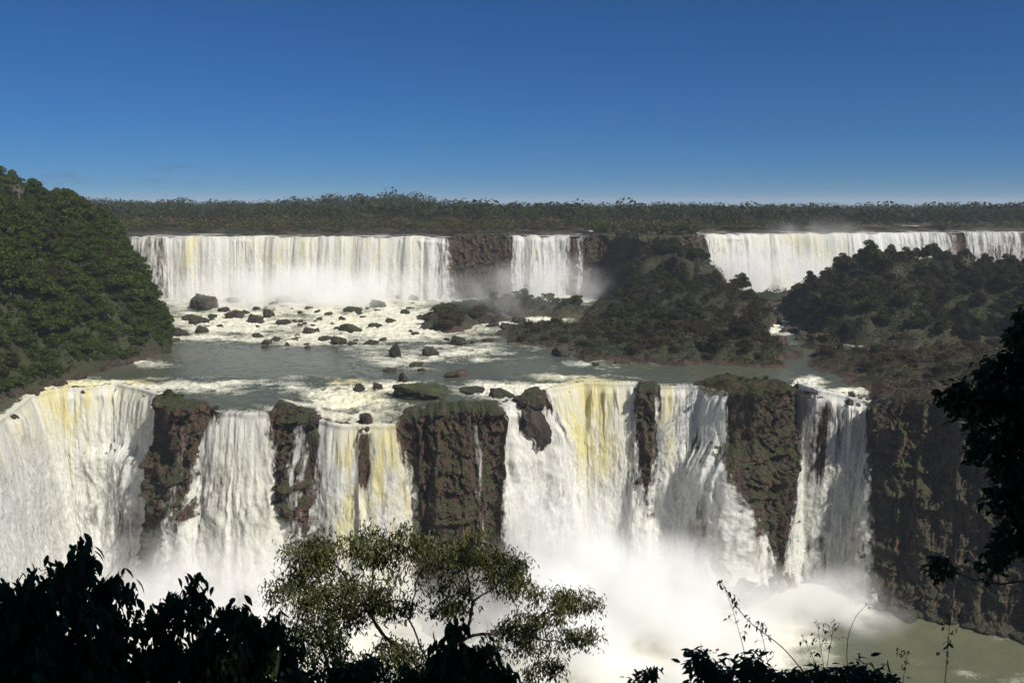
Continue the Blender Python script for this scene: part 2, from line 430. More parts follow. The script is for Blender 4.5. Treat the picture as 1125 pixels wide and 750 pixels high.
tint = np.clip(region(IX, IY, [(375, 418, 28, 4, 1.3), (400, 440, 60, 22, .35), (90, 423, 60, 5, .7), (150, 421, 18, 4, 1.0), (380, 350, 150, 30, .16), (650, 418, 50, 5, .8)]), 0, 1)
tint = tint*np.clip(.75+.5*fx, 0, 1)
riv = mesh('river', np.stack([X, Y, WZ + wave*(1-np.exp(-distr/2.0)) ], -1), gridf(*X.shape), M['river'], attrs={'foam': fo, 'tint': tint})
tag(riv, 'grey green river with white rapids between the tiers', None, None, 'structure')

# ---- cliffs
def curtain(name, rim, topz, zb, dz, off, label):
    zt = topz(rim.px)
    nv = int((zt.max()-zb)/dz)
    V = np.linspace(0, 1, nv)[:, None]
    Z = zt[None, :]*(1-V) + zb*V
    S = rim.s[None, :] + 0*Z; PX = rim.px[None, :] + 0*Z
    o = off(PX, S, Z, zt[None, :])
    xx = rim.x + rim.nx*o; yy = rim.y + rim.ny*o
    ob = mesh(name, np.stack([xx, yy, Z + .35*fbm(S/2, Z/2, 0, 2, 3)*ss(0, .04, V)], -1), gridf(*Z.shape), M['cliff'], smooth=False)
    return tag(ob, label, None, None, 'structure')
curtain('lower_cliff', LR, topz_low, ZL-2, .4, low_off, 'dark brown basalt cliff behind the lower tier of falls')
up_rocks = lambda px: ss(497, 502, px)*ss(560, 555, px)*2.2 + ss(646, 650, px)*ss(764, 760, px)*2.5 + ss(137, 133, px)*2
def upland(x, y, far=True):
    """height of the upper plateau above its river"""
    px = 562.5 + K*x/(y*CT + 20*ST)
    rx_, ry_, _ = uprim(px)
    d = y - ry_
    shore = 55 + 22*fbm(x/60, 1.5, 0, 3, 151) - 30*ss(470, 510, px)*ss(570, 550, px)
    shore = np.where((px > 645) & (px < 765), 2.0, shore)
    shore = np.where((px > 497) & (px < 560), 3.0, shore)
    shore = np.where(px < 137, 1.0, shore)
    shore = np.where(px > 1125, 60, shore)
    l = ss(-6, 14, d-shore)
    isl = ss(.38, .6, fbm(x/26, y/9, 0, 4, 157)+.10)*ss(20, 30, d)
    h = -1.2 + 3.0*l + 1.6*isl
    h = h + np.where(d > shore, 3*fbm(x/90, y/90, 0, 3, 159)*ss(0, 120, d-shore), 0)
    h = h + l*(-1*ss(800, 1500, y) + 6*ss(620, 250, px)*ss(850, 1200, y)) + 10*np.exp(-((px-420)/90)**2)*(1+.5*fbm(x/60, y/60, 0, 2, 163))*ss(850, 1050, y)*ss(1500, 1200, y)
    hl = bank_x(y)-x
    h = np.where((px < 160) & (hl > 0), np.maximum(h, 21*(1-np.exp(-np.maximum(hl, 0)/60))), h)
    return h
def topz_up(px):
    x, y, z = UR.at(px)[:3]
    h = np.maximum(upland(x, y+.2), -1.2)
    return ZU + np.where(up_rocks(px) > .1, np.maximum(h, .5)+.8*up_rocks(px), h)
curtain('upper_cliff', UR, topz_up, -70, .8, up_off, 'shadowed dark cliff behind the upper tier of falls')
# upper plateau sheet out to the horizon
ucol = np.concatenate([[-9000, -4000, -2000], np.linspace(-500, 1600, 900), [3000, 5000, 10000]])
urow = np.concatenate([np.linspace(0, 120, 100), np.geomspace(125, 9000, 130)])
UPX, UD = np.meshgrid(ucol, urow)
a = UR.at(np.clip(ucol, -500, 1600))
bx = a[0][None, :] + (ucol[None, :] - np.clip(ucol, -500, 1600)[None, :])*.65; by = a[1][None, :] + 0*UD
sl = bx/by
UY = by + UD; UX = bx + UD*sl*np.clip(1, 0, 1)
UH = upland(UX, UY)
UTZ = ZU + UH; UTZ[0] = ZU + np.minimum(UH[0], 3) - .1
uz = topz_up(np.clip(ucol, -500, 1600)); UTZ[0] = uz
UTZ[1:8] = np.maximum(UTZ[1:8], np.linspace(1, 0, 7)[:, None]*(uz[None]-.3) + np.linspace(0, 1, 7)[:, None]*UTZ[1:8])
o = mesh('upper_plateau', np.stack([UX, UY, UTZ], -1), gridf(*UX.shape), M['ground'], attrs={'veg': ss(.4, 1.2, UH)})
tag(o, 'forested plateau above the upper falls', None, None, 'structure')
wr = UD[:, 0] < 260
wx_, wy_, = UX[wr], UY[wr]
wz_ = ZU + .12*fbm(wx_/3, wy_/2, 0, 3, 5)
uf = np.clip(.6*np.exp(-UD[wr]/4) + .9*(fbm(wx_/16, wy_/5, 0, 4, 171)+.12) + .3*ss(.5, 0, np.abs(UH[wr]+.3)), 0, 1)*1.25
o = mesh('upper_river', np.stack([wx_, wy_, wz_], -1), gridf(*wx_.shape), M['upriver'], attrs={'foam': uf, 'tint': uf*0+.05})
tag(o, 'dark upper river with pale rapids above the far falls', None, None, 'structure')
# lower river
gx = np.linspace(-420, 520, 420); gy = np.linspace(120, 330, 200)
GX, GY = np.meshgrid(gx, gy)
lr = LR.at(np.clip(562.5 + K*GX/(GY*CT+138*ST), -230, 1500))
dd = lr[1]-12-GY
QX, QY = proj(GX, GY, ZL+0*GX)
boil = np.clip(ss(985, 850, QX + .5*(QY-650)) + .9*np.exp(-((QX-925)/70)**2-((QY-668)/14)**2), 0, 1)
ff = np.clip(boil*1.1 - .12 + .4*fbm(GX/10, GY/7, 0, 5, 181) + .12*(1-np.abs(fbm(GX/18, GY/6, 0, 4, 183))*3), 0, 1)
o = mesh('lower_river', np.stack([GX, GY, ZL + (.5*fbm(GX/5, GY/4, 0, 4, 185))*(.3+1.5*boil)], -1), gridf(*GX.shape), M['pool'], attrs={'foam': ff, 'tint': ff*0+.12})
tag(o, 'murky green pool below the lower falls', None, None, 'structure')
# near slope under the viewpoint
gx = np.concatenate([np.linspace(-400, -30, 60), np.linspace(-29, 29, 90), np.linspace(30, 400, 60)]); gy = np.concatenate([np.linspace(-60, 30, 110), np.linspace(31, 245, 110)])
GX, GY = np.meshgrid(gx, gy)
def near_z(x, y):
    z = -1.75 - .62*np.maximum(y-.6, 0) + .05*np.maximum(-y, 0)
    return z + .25*fbm(x/2, y/2, 0, 4, 191)*ss(1, 4, np.abs(y)) - 1.2*ss(20, 90, y)*(1+fbm(x/14, y/14, 0, 4, 193)) 
o = mesh('near_hillside', np.stack([GX, GY, near_z(GX, GY)], -1), gridf(*GX.shape), M['ground'], attrs={'veg': GX*0+.9})
tag(o, 'steep overgrown slope below the viewpoint', None, None, 'structure')

# ------------------------------------------------------------------ waterfalls
def fall(name, label, rim, off, zb, left, right, cover, tintf, thick=1.0, v0=3.0, zstart=None, extra=0, step=.62, dz=.42, group=None):
    body = fall_sheet(name, rim, off, zb, left, right, cover, tintf, thick, v0, zstart, extra, step, dz)
    wide = lambda l, k: [(v, p + k*(.4 + 3.2*v)) for v, p in [(q, float(np.interp(q, *np.array(l).T))) for q in np.linspace(0, 1, 6)]]
    veil = fall_sheet('spray', rim, off, zb, wide(left, -1), wide(right, 1), lambda u, v, px, h: .05 + .50*np.clip(cover(u, v, px, h), 0, 1)*ss(0, 14, h), tintf, thick*1.3, v0*1.1, zstart, extra + .9, step, dz*1.3, M['spray'], 77)
    veil.parent = body
    return tag(body, label, 'waterfall', group)
def fall_sheet(name, rim, off, zb, left, right, cover, tintf, thick, v0, zstart, extra, step, dz, mat=None, sd=0):
    """left/right: lists of (v, px) for the two edges; cover(u,v,s,h) and tintf(u,v,px)"""
    lv, lp = np.array(left).T; rv, rp = np.array(right).T
    wpx = max(rp.max()-lp.min(), 4)
    nu = int(wpx/step)+3
    zt0 = float(np.mean(rim.at(np.array([lp[0], rp[0]]))[2])) if zstart is None else zstart
    nlead = 8; nv = int((zt0-zb)/dz)
    vv = np.concatenate([np.zeros(nlead), np.linspace(0, 1, nv)])[:, None]
    lead = np.concatenate([np.linspace(1, 1/nlead, nlead), np.zeros(nv)])[:, None]
    u = np.linspace(0, 1, nu)[None, :]
    px = np.interp(vv, lv, lp)*(1-u) + np.interp(vv, rv, rp)*u
    x, y, zl, nx, ny, s = rim.at(px)
    if zstart is not None: zl = zl*0+zstart
    z = zl + .15 - vv*(zl-zb)
    h = np.maximum(zl - z, 0) + .15
    zt = zl - 0.6
    o = off(px, s, np.minimum(z, zt-.01) if zstart is None else z, zt if zstart is None else rim.at(px)[2], False)
    arc = v0*np.sqrt(np.maximum(h, 0)*2/9.8)*.8
    base = np.maximum(arc, o + 1.5 + extra) if zstart is None else o + .9 + extra
    body = ss(0, 5, h)
    z_ = z; z = z + sd*3.7
    low = ss(4, 26, h)
    n1 = fbm(s/2.6, z/26, 0, 3, 201)*(1-.7*low) + .9*low*fbm(s/4.5, z/8, 0, 4, 221, .6); n2 = fbm(s/.9, z/7, 0, 3, 203)*(1-.5*low) + .5*low*fbm(s/1.3, z/2.2, 0, 3, 223); n3 = fbm(s/.5, z/1.5, 0, 2, 205)
    clump = fbm(s/2.0 + .4*n2, z/3.0, 0, 5, 207, .65)
    disp = thick*body*(.50*n1 + .14*n2 + .05*n3 + .26*clump*ss(4, 30, h))
    z = z_; base = base + disp
    base = base*(1-lead) + (-3.2*lead) if zstart is None else base
    if zstart is None: z = z + .25*lead + .12*fbm(s/.8, 3, 0, 3, 9)
    e = np.minimum(u, 1-u)*(np.interp(vv, rv, rp)-np.interp(vv, lv, lp))*.32      # metres from the side edge
    edge = ss(-.2, 2.2, e + .9*n2 + .6*n1 + 1.1*clump*ss(3, 30, h) + .5*n3)
    cv = cover(u, vv, px, h)
    cov = cv - .30*np.clip(.25+fbm(s/4.5 + .5*n2, z/30, 0, 3, 231), 0, 1)*ss(2, 14, h) + .40*fbm(s/1.0, z/9, 0, 5, 211, .6) + .2*fbm(s/.5, z/2.2, 0, 3, 213)*ss(1, 8, h)
    cov = np.clip(cov, 0, 2)*edge
    cov = np.where(np.minimum(u, 1-u) <= 0, 0, cov)
    cov = cov*np.where(lead > .99, 0, 1)*(1 - .6*lead)
    tn = np.clip(tintf(u, vv, px)*(.85 + .9*fbm(s/1.6, z/9, 0, 4, 217) + .5*fbm(s/5, z/12, 0, 3, 219)), 0, 1)
    P = np.stack([x + nx*base, y + ny*base, z], -1)
    return mesh(name, P, gridf(*z.shape), mat or M['fall'], attrs={'cover': cov, 'tint': tn + 0*z})
def bp(px, c, w): return np.exp(-((px-c)/w)**2)
one = lambda k: (lambda u, v, px, h: k + 0*px)
G1 = 'waterfalls of the lower tier'; G2 = 'waterfalls of the upper tier'
zb = ZL + .5
fall('waterfall', 'broad cream and white horseshoe fall pouring off the lower ledge beside the left wooded bank', LR, low_off, zb, [(0, -190), (1, -190)], [(0, 186), (.3, 183), (1, 187)],
     lambda u, v, px, h: 1.25 - .75*bp(px, 158, 14)*ss(.2, .45, v) - .35*bp(px, 92, 8)*ss(.1, .3, v),
     lambda u, v, px: .85*ss(.34, .02, v)*(.35+.65*bp(px, 60, 35)) + .35*bp(px, 70, 30)*ss(.7, .3, v), 1.5, 3.5, group=G1)
fall('waterfall', 'white curtain between the two low brown rock ribs left of the yellow cascade', LR, low_off, zb, [(0, 239), (.25, 222), (.6, 212), (1, 206)], [(0, 297), (.6, 300), (1, 304)],
     lambda u, v, px, h: 1.0 - .5*bp(px, 243, 7)*ss(.1, .4, v) - .3*bp(px, 268, 9)*ss(.35, .6, v) - .35*ss(2, 0, h), lambda u, v, px: .10+0*px, 1.2, group=G1)
fall('waterfall', 'thin white ribbon starting low on the reddish rock beside the second curtain', LR, low_off, zb, [(0, 209), (.4, 201), (1, 197)], [(0, 215), (.4, 212), (1, 210)],
     one(.75), lambda u, v, px: 0*px, .6, zstart=-78, group=G1)
fall('waterfall', 'narrow grey veil running down the rock just left of the yellow cascade', LR, low_off, zb, [(0, 334), (.3, 330), (1, 324)], [(0, 347), (.3, 345), (1, 348)],
     lambda u, v, px, h: .62+.1*np.sin(u*6), lambda u, v, px: 0*px, .5, group=G1)
fall('waterfall', 'bright yellow and white cascade split by a dark rock, left of the mossy pillar', LR, low_off, zb, [(0, 352), (.25, 351), (1, 347)], [(0, 438), (.3, 444), (.6, 455), (1, 460)],
     lambda u, v, px, h: 1.15 - 1.3*bp(px, 403, 6.5)*ss(.02, .05, v)*ss(.36, .24, v) - .45*bp(px, 362, 7), 
     lambda u, v, px: (.95*bp(px, 422, 18) + .85*bp(px, 383, 11))*ss(1.0, .35, v), 1.1, group=G1)
fall('waterfall', 'thin white trickle down the dark right side of the tall mossy pillar', LR, low_off, zb, [(0, 517), (1, 511)], [(0, 524), (1, 526)],
     one(.55), lambda u, v, px: 0*px, .3, zstart=-72, group=G1)
fall('waterfall', 'white chute slipping behind the leaning dark boulder right of the mossy pillar', LR, low_off, zb, [(0, 543), (.3, 540), (1, 528)], [(0, 575), (.12, 590), (.3, 612), (1, 640)],
     lambda u, v, px, h: 1.15 - .5*bp(px, 566, 6)*ss(.3, .5, v), lambda u, v, px: .12*ss(.5, 0, v)+0*px, 1.4, extra=2.2, group=G1)
fall('waterfall', 'wide yellow topped fall pouring into thick mist at the centre of the lower ledge', LR, low_off, zb, [(0, 596), (.2, 602), (1, 598)], [(0, 703), (.4, 712), (1, 742)],
     lambda u, v, px, h: 1.2 - .55*bp(px, 690, 10)*ss(.2, .5, v) - .2*bp(px, 672, 5), lambda u, v, px: (.95*bp(px, 650, 34)*ss(1.0, .12, v) + .3*bp(px, 620, 30)*ss(.9, .4, v)), 1.3, 3.5, group=G1)
fall('waterfall', 'stepped white fall widening over a ledge, right of the narrow dark rock rib', LR, low_off, zb, [(0, 722), (.3, 724), (1, 712)], [(0, 806), (.28, 812), (.6, 832), (1, 848)],
     lambda u, v, px, h: 1.1 - .95*bp(px, 764, 7)*ss(.28, .36, v)*ss(.9, .6, v) - .6*bp(px, 800, 6)*ss(.5, .7, v) - .4*ss(2, 0, h),
     lambda u, v, px: .65*bp(px, 735, 7)*ss(.6, .1, v), 1.3, 3.2, extra=.5, group=G1)
fall('waterfall', 'tall white double fall between brown cliffs, rightmost of the lower tier', LR, low_off, zb, [(0, 875), (.3, 869), (1, 846)], [(0, 961), (.3, 972), (1, 988)],
     lambda u, v, px, h: 1.02 - 1.0*bp(px, 908, 6)*ss(.03, .1, v)*ss(.55, .3, v) - .5*bp(px, 922, 5)*ss(.0, .1, v)*ss(.6, .3, v) - .4*bp(px, 912, 8)*ss(.6, .9, v), lambda u, v, px: .05+0*px, 1.2, group=G1)
zbu = -66.5
fall('waterfall', 'very wide white curtain with cream streaks across the back left, above the boulder rapids', UR, up_off, zbu, [(0, 139), (1, 137)], [(0, 495), (1, 497)],
     lambda u, v, px, h: 1.2 - .55*ss(188, 178, px) - .25*bp(px, 182, 8) - .35*bp(px, 487, 8), lambda u, v, px: ss(1, .1, v)*(.55*bp(px, 212, 9) + .20*bp(px, 400, 60) + .2*bp(px, 300, 60) + .1), .75, 4, step=.6, dz=.6, group=G2)
fall('waterfall', 'short white curtain in the shaded bay of the middle of the upper tier', UR, up_off, zbu, [(0, 561), (1, 559)], [(0, 627), (1, 624)],
     lambda u, v, px, h: .95 - .3*ss(610, 625, px), lambda u, v, px: .15*bp(px, 585, 15), .9, 3, step=.5, dz=.6, group=G2)
fall('waterfall', 'slender white ribbon alone just right of the short middle curtain', UR, up_off, zbu, [(0, 635), (1, 631)], [(0, 644), (1, 640)],
     one(.9), lambda u, v, px: 0*px, .6, 3, step=.5, dz=.6, group=G2)
fall('waterfall', 'long white fall with cream streaks at the upper right behind the wooded island', UR, up_off, zbu, [(0, 769), (1, 771)], [(0, 1047), (1, 1049)],
     lambda u, v, px, h: 1.15 - .5*ss(950, 1040, px), lambda u, v, px: ss(1, .1, v)*(.5*bp(px, 880, 45) + .25*bp(px, 790, 14)), 1.2, 5, step=.6, dz=.6, group=G2)
fall('waterfall', 'small ragged white fall at the far right end of the upper tier', UR, up_off, zbu, [(0, 1058), (1, 1058)], [(0, 1122), (1, 1122)],
     one(.68), lambda u, v, px: .05+0*px, 1.1, 4, step=.6, dz=.6, group=G2)

# ------------------------------------------------------------------ boulders
def ico(n):
    import bmesh
    bm = bmesh.new(); bmesh.ops.create_icosphere(bm, subdivisions=n, radius=1)
    v = np.array([q.co[:] for q in bm.verts]); f = np.array([[q.index for q in t.verts] for t in bm.faces]); bm.free()
    return v, f
IV, IF = ico(5)
bmeshes = []
for k in range(8):
    d = IV.copy(); r = 1 + .26*fbm(d[:, 0]*1.2+k*7, d[:, 1]*1.2, d[:, 2]*1.2, 3, 300+k)
    for j in range(13):           # flat broken faces
        nrm = rng.normal(size=3); nrm /= np.linalg.norm(nrm); c = rng.uniform(.52, .85)
        dp = d@nrm; r = np.where(dp*r > c, c/np.maximum(dp, 1e-3), r)
    r = r*(1 + .16*fbm(d[:, 0]*3.5, d[:, 1]*3.5, d[:, 2]*3.5, 5, 320+k, .65))
    v = d*r[:, None]; v[:, 2] *= .8
    o = mesh('boulder', v, IF, M['boulder'], smooth=True, link=False)
    bmeshes.append(o.data)
_bm = {}
def bmesh_for(k, m):
    if (k, m) not in _bm:
        me = bmeshes[k].copy(); me.materials.clear(); me.materials.append(M[m]); _bm[(k, m)] = me
    return _bm[(k, m)]
def boulder(px, py, w, h, m='boulder', label=None, group='boulders in the rapids', z=-66.6):
    x, y, _ = atz(px, py, z)
    for _ in range(2):
        z = float(info(np.array([x]), np.array([y]))[2][0]); x, y, _ = atz(px, py, z)
    sc = y/K
    o = bpy.data.objects.new('boulder', bmesh_for(random.randrange(8), m)); C.objects.link(o)
    rx = w*sc*.60; hh = h*sc*1.08
    o.location = (x, y + rx*.3, z + hh*.12); o.scale = (rx, rx*random.uniform(.7, 1.0), hh*.95)
    o.rotation_euler = (random.uniform(-.15, .15), random.uniform(-.15, .15), random.uniform(0, 6.3))
    o.rotation_euler[2] = random.choice((0, math.pi)) + random.uniform(-.3, .3)
    tag(o, label or ('reddish brown' if m == 'boulder_red' else 'dark brown') + ' boulder in the white rapids below the wide left curtain', 'boulder', group)
    return o
for a in [(220, 340, 32, 22, 'boulder', 'large dark boulder at the foot of the wide curtain by the left bank'), (437, 328, 32, 16, 'boulder', 'wide misty boulder close under the right end of the wide left curtain'),
          (386, 365, 30, 9, 'boulder_moss', 'long low boulder with a green mossy back in mid rapids'), (433, 393, 17, 18, 'boulder', 'upright pointed dark boulder standing alone below the rapids'),
          (473, 392, 17, 15, 'boulder', 'squat dark boulder just right of the upright pointed one'), (500, 414, 24, 9, 'boulder_red', 'flat reddish boulder in calm water above the mossy pillar'),
          (456, 403, 15, 7, 'boulder_red', 'reddish boulder with a smaller one touching it, above the mossy pillar'), (427, 408, 15, 5, 'boulder_red', 'very low reddish rock barely above the water, left of the reddish pair'),
          (395, 429, 13, 9, 'boulder', 'left of two dark boulders at the top of the yellow cascade'), (414, 428, 12, 10, 'boulder', 'right of two dark boulders at the top of the yellow cascade'),
          (464, 437, 62, 20, 'boulder_moss', 'big green mossy boulder lying on top of the pillar'), (443, 420, 12, 12, 'boulder', 'small dark knob of rock behind the mossy boulder on the pillar'),
          (564, 376, 15, 8, 'boulder', 'rightmost boulder of the row in calm water near the low wooded spit'), (538, 376, 14, 6, 'boulder', 'low dark boulder in calm water left of the rightmost of its row'),
          (502, 379, 18, 13, 'boulder', 'chunky dark boulder at the foot of the small shrubby island'),
          (296, 349, 13, 11, 'boulder_moss', 'rounded greenish boulder at the right end of the left cluster'), (338, 367, 14, 10, 'boulder_red', 'round reddish brown boulder with a small one beside it in the foam'),
          (618, 391, 26, 10, 'boulder_red', 'reddish broken rock cluster off the tip of the wooded spit'), (862, 382, 17, 14, 'boulder_red', 'reddish rock pile at the water edge of the right channel'),
          (902, 375, 24, 13, 'boulder_red', 'reddish block of rock across the right channel')]:
    boulder(*a)
for a in [(258, 350, 20, 12), (279, 355, 19, 12), (313, 333, 26, 9), (312, 356, 18, 7), (347, 365, 7, 5), (283, 371, 13, 7), (292, 378, 12, 6), (302, 374, 11, 6), (321, 375, 11, 4),
          (360, 347, 9, 6), (385, 343, 20, 8), (358, 374, 14, 7), (373, 378, 18, 9), (386, 379, 10, 5), (407, 379, 17, 8), (412, 360, 16, 7), (430, 355, 12, 6), (416, 338, 18, 9), (463, 408, 9, 5),
          (218, 356, 20, 11), (220, 366, 16, 9), (198, 369, 18, 9), (246, 343, 15, 8), (209, 352, 16, 9), (281, 341, 11, 5), (257, 333, 16, 8), (232, 350, 12, 7), (268, 345, 12, 6), (188, 376, 14, 6),
          (399, 350, 8, 4), (350, 352, 7, 4), (330, 345, 8, 4), (445, 345, 12, 6), (460, 350, 10, 5), (470, 360, 12, 6), (455, 368, 10, 4), (340, 340, 10, 4), (300, 335, 12, 5), (520, 377, 7, 3), (455, 330, 14, 7), (240, 360, 8, 4),
          (176, 383, 12, 5), (160, 388, 10, 4), (330, 358, 6, 3), (365, 357, 7, 3)]:
    boulder(*a, 'boulder' if random.random() < .75 else 'boulder_red')
for a in [(647, 397, 15, 5), (683, 399, 18, 5), (632, 385, 12, 6), (603, 378, 14, 6), (590, 371, 16, 7), (660, 390, 14, 7), (675, 388, 18, 9), (700, 390, 16, 8), (640, 390, 12, 5), (575, 366, 14, 6), (655, 401, 9, 3), (712, 395, 14, 5), (735, 399, 10, 5), (690, 394, 13, 7)]:
    boulder(*a, random.choice(('boulder', 'boulder_red')), 'broken rock along the waterline of the low wooded spit', 'rocks along the wooded spit')
for i in range(46):
    boulder(random.uniform(205, 560)*.6+random.uniform(205, 560)*.4, random.uniform(330, 384), random.uniform(4, 9), random.uniform(2.5, 5), random.choice(('boulder', 'boulder', 'boulder_red')))
for i in range(46):
    t = random.random(); px = 838 + 40*t + random.uniform(-12, 22); py = 312 + 62*t + random.uniform(-6, 6)
    boulder(px, py, random.uniform(7, 17), random.uniform(4, 9), random.choice(('boulder', 'boulder_red')), 'broken brown rock beside the stepped cascade of the right channel', 'rocks of the right cascade')
for i in range(22):
    boulder(random.uniform(930, 1050), random.uniform(362, 384), random.uniform(6, 14), random.uniform(3, 7), random.choice(('boulder', 'boulder_red')), 'pale brown rock at the foot of the wooded right island', 'rocks at the foot of the right island')
for i in range(40):
    boulder(random.uniform(472, 640)*.5+random.uniform(472, 560)*.5, random.uniform(338, 364), random.uniform(8, 24), random.uniform(6, 15), 'boulder', 'dark shaded rock around the small shrubby island below the bay', 'rocks round the shrubby island')
for px, py, w, h in [(205, 452, 10, 6), (236, 449, 8, 5), (305, 449, 12, 8), (330, 452, 16, 8), (520, 430, 34, 5), (552, 436, 30, 8), (575, 441, 22, 10), (590, 447, 20, 12), (402, 462, 10, 12), (345, 464, 12, 8), (535, 446, 20, 7)]:
    boulder(px, py, w, h, 'boulder', 'dark wet rock on the brink of the lower falls', 'rocks on the lower brink')
for i in range(12):
    x, y, _ = atz(980 + i*14 + random.uniform(-8, 8), 668 + i*3.2 + random.uniform(-4, 8), ZL)
    o = bpy.data.objects.new('boulder', bmesh_for(random.randrange(8), 'boulder')); C.objects.link(o); s = random.uniform(2, 4.5)
    o.location = (x, y, ZL+.3); o.scale = (s*1.3, s, s*.8); o.rotation_euler = (0, 0, random.uniform(0, 6))
    tag(o, 'dark fallen boulder in shade at the foot of the right cliff by the green pool', 'boulder', 'boulders below the right cliff')

def outcrop(px, py, d, sx, sy, sz, tilt, m, label):
    x, y, z = atd(px, py, d)
    o = bpy.data.objects.new('rock_outcrop', bmesh_for(random.randrange(8), m)); C.objects.link(o)
    o.location = (x, y, z); o.scale = (sx, sy, sz); o.rotation_euler = (0, R(tilt), 0)
    tag(o, label, 'rock')
outcrop(586, 470, 297.0, 7.5, 6.5, 16, -24, 'boulder', 'tall dark leaning rock in white water right of the mossy pillar')
outcrop(402, 474, 281, 1.9, 2.2, 6.5, -8, 'boulder', 'narrow upright dark rock splitting the top of the yellow cascade')
outcrop(344, 484, 280, 3.4, 3.4, 9, 0, 'boulder_moss', 'rounded dark rock shoulder left of the yellow cascade with water down both sides')
for i in range(34):
    yy_ = random.uniform(285, 400); xx_ = float(bank_x(yy_)) + random.uniform(-1.5, 1.5); g_ = float(info(np.array([xx_]), np.array([yy_]))[2][0])
    px_, py_ = proj(xx_, yy_, g_)
    boulder(px_, py_, random.uniform(6, 16), random.uniform(4, 8), random.choice(('boulder', 'boulder_red')), 'brown rock along the waterline under the left wooded hillside', 'rocks of the left bank')

# ------------------------------------------------------------------ leaf and branch builders
def rotmats(n, tiltmax=math.pi, up=None):
    a = rng.normal(size=(n, 4)); a /= np.linalg.norm(a, axis=1)[:, None]
    w, x, y, z = a.T
    return np.stack([np.stack([1-2*(y*y+z*z), 2*(x*y-z*w), 2*(x*z+y*w)], -1), np.stack([2*(x*y+z*w), 1-2*(x*x+z*z), 2*(y*z-x*w)], -1),
                     np.stack([2*(x*z-y*w), 2*(y*z+x*w), 1-2*(x*x+y*y)], -1)], 1)
def frames(dirs, roll=None):
    """rotation matrices whose Y column is dirs"""
    d = dirs/np.linalg.norm(dirs, axis=1)[:, None]
    r = rng.normal(size=d.shape) if roll is None else roll
    x = np.cross(d, r); x /= np.linalg.norm(x, axis=1)[:, None]+1e-9
    z = np.cross(x, d)
    return np.stack([x, d, z], -1)
def place(tv, tf, Rm, pos, sc):
    tv = np.asarray(tv, float); n = len(pos)
    sc = np.asarray(sc, float)
    v = tv[None]*sc.reshape(n, 1, -1)
    v = np.einsum('nij,nkj->nki', Rm, v) + pos[:, None, :]
    f = [ (np.asarray(q)[None] + (np.arange(n)*len(tv))[:, None, None]).reshape(-1, np.asarray(q).shape[1]) for q in tf]
    return v.reshape(-1, 3), f
def join(parts):
    vs, fs, off = [], {}, 0
    for v, f in parts:
        vs.append(v)
        for q in f:
            q = np.asarray(q)
            if len(q): fs.setdefault(q.shape[1], []).append(q+off)
        off += len(v)
    return np.concatenate(vs), [np.concatenate(a) for a in fs.values()]
CLV = [(-.5, 0, 0), (.0, -.42, .10), (.5, .0, 0), (.0, .46, .10)]     # a curled leaf-clump face
CLF = [np.array([[0, 1, 2, 3]])]
LEAFV = [(0, 0, 0), (.20, .22, .03), (.27, .5, .0), (.15, .80, -.10), (0, 1.05, -.24), (-.15, .80, -.10), (-.27, .5, 0), (-.20, .22, .03), (0, .25, -.03), (0, .55, -.06), (0, .82, -.15)]
LEAFF = [np.array([[0, 1, 8], [3, 4, 10], [4, 5, 10], [7, 0, 8]]), np.array([[1, 2, 9, 8], [2, 3, 10, 9], [8, 9, 6, 7], [9, 10, 5, 6]])]
def tube(pts, r0, r1, n=5):
    pts = np.asarray(pts, float); m = len(pts)
    t = np.gradient(pts, axis=0); t /= np.linalg.norm(t, axis=1)[:, None]+1e-9
    ref = np.array([.3, .9, .2]); a = np.cross(t, ref); a /= np.linalg.norm(a, axis=1)[:, None]+1e-9; b = np.cross(t, a)
    an = np.linspace(0, 2*np.pi, n, endpoint=False)
    rr = np.linspace(r0, r1, m) if np.isscalar(r0) else r0
    v = pts[:, None] + rr[:, None, None]*(np.cos(an)[None, :, None]*a[:, None] + np.sin(an)[None, :, None]*b[:, None])
    i = np.arange(m*n).reshape(m, n); j = np.roll(i, -1, 1)
    return v.reshape(-1, 3), [np.stack([i[:-1], j[:-1], j[1:], i[1:]], -1).reshape(-1, 4)]

def grow(seed_lines, targets, step, droop=0, jitter=.12, cap=None):
    """skeleton: seed limbs then each target joined to its nearest node. returns node arrays, parent, targets' node ids"""
    nodes = []; par = []
    for line in seed_lines:
        line = np.asarray(line, float); prev = -1
        if nodes:
            d = np.linalg.norm(np.array(nodes)-line[0], axis=1); prev = int(d.argmin())
        for a, b in zip(line[:-1], line[1:]):
            k = max(1, int(np.linalg.norm(b-a)/step))
            for t in range(k):
                nodes.append(a + (b-a)*t/k + rng.normal(size=3)*step*jitter); par.append(prev); prev = len(nodes)-1
        nodes.append(line[-1]); par.append(prev)
    T = np.asarray(targets); A = np.array(nodes)
    order = np.argsort(np.array([np.linalg.norm(A-t, axis=1).min() for t in T]))
    tips = np.zeros(len(T), int)
    arr = np.empty((len(nodes)+len(T)*40, 3)); arr[:len(nodes)] = nodes; cnt = len(nodes)
    for ti in order:
        t = T[ti]; dv = arr[:cnt]-t; d = np.linalg.norm(dv, axis=1) + .25*np.maximum(dv[:, 2], 0)
        j = int(d.argmin()); a = arr[j].copy(); L = np.linalg.norm(t-a); k = min(38, max(2, int(L/step)))
        side = rng.normal(size=3)*L*.12; prev = j
        for q in range(1, k+1):
            w = q/k; p = a + (t-a)*w + side*math.sin(w*math.pi) + np.array([0, 0, .10*L*math.sin(w*math.pi)]) + rng.normal(size=3)*step*jitter*(q < k)
            arr[cnt] = p; par.append(prev); prev = cnt; cnt += 1
        tips[ti] = prev
    return arr[:cnt], np.array(par), tips
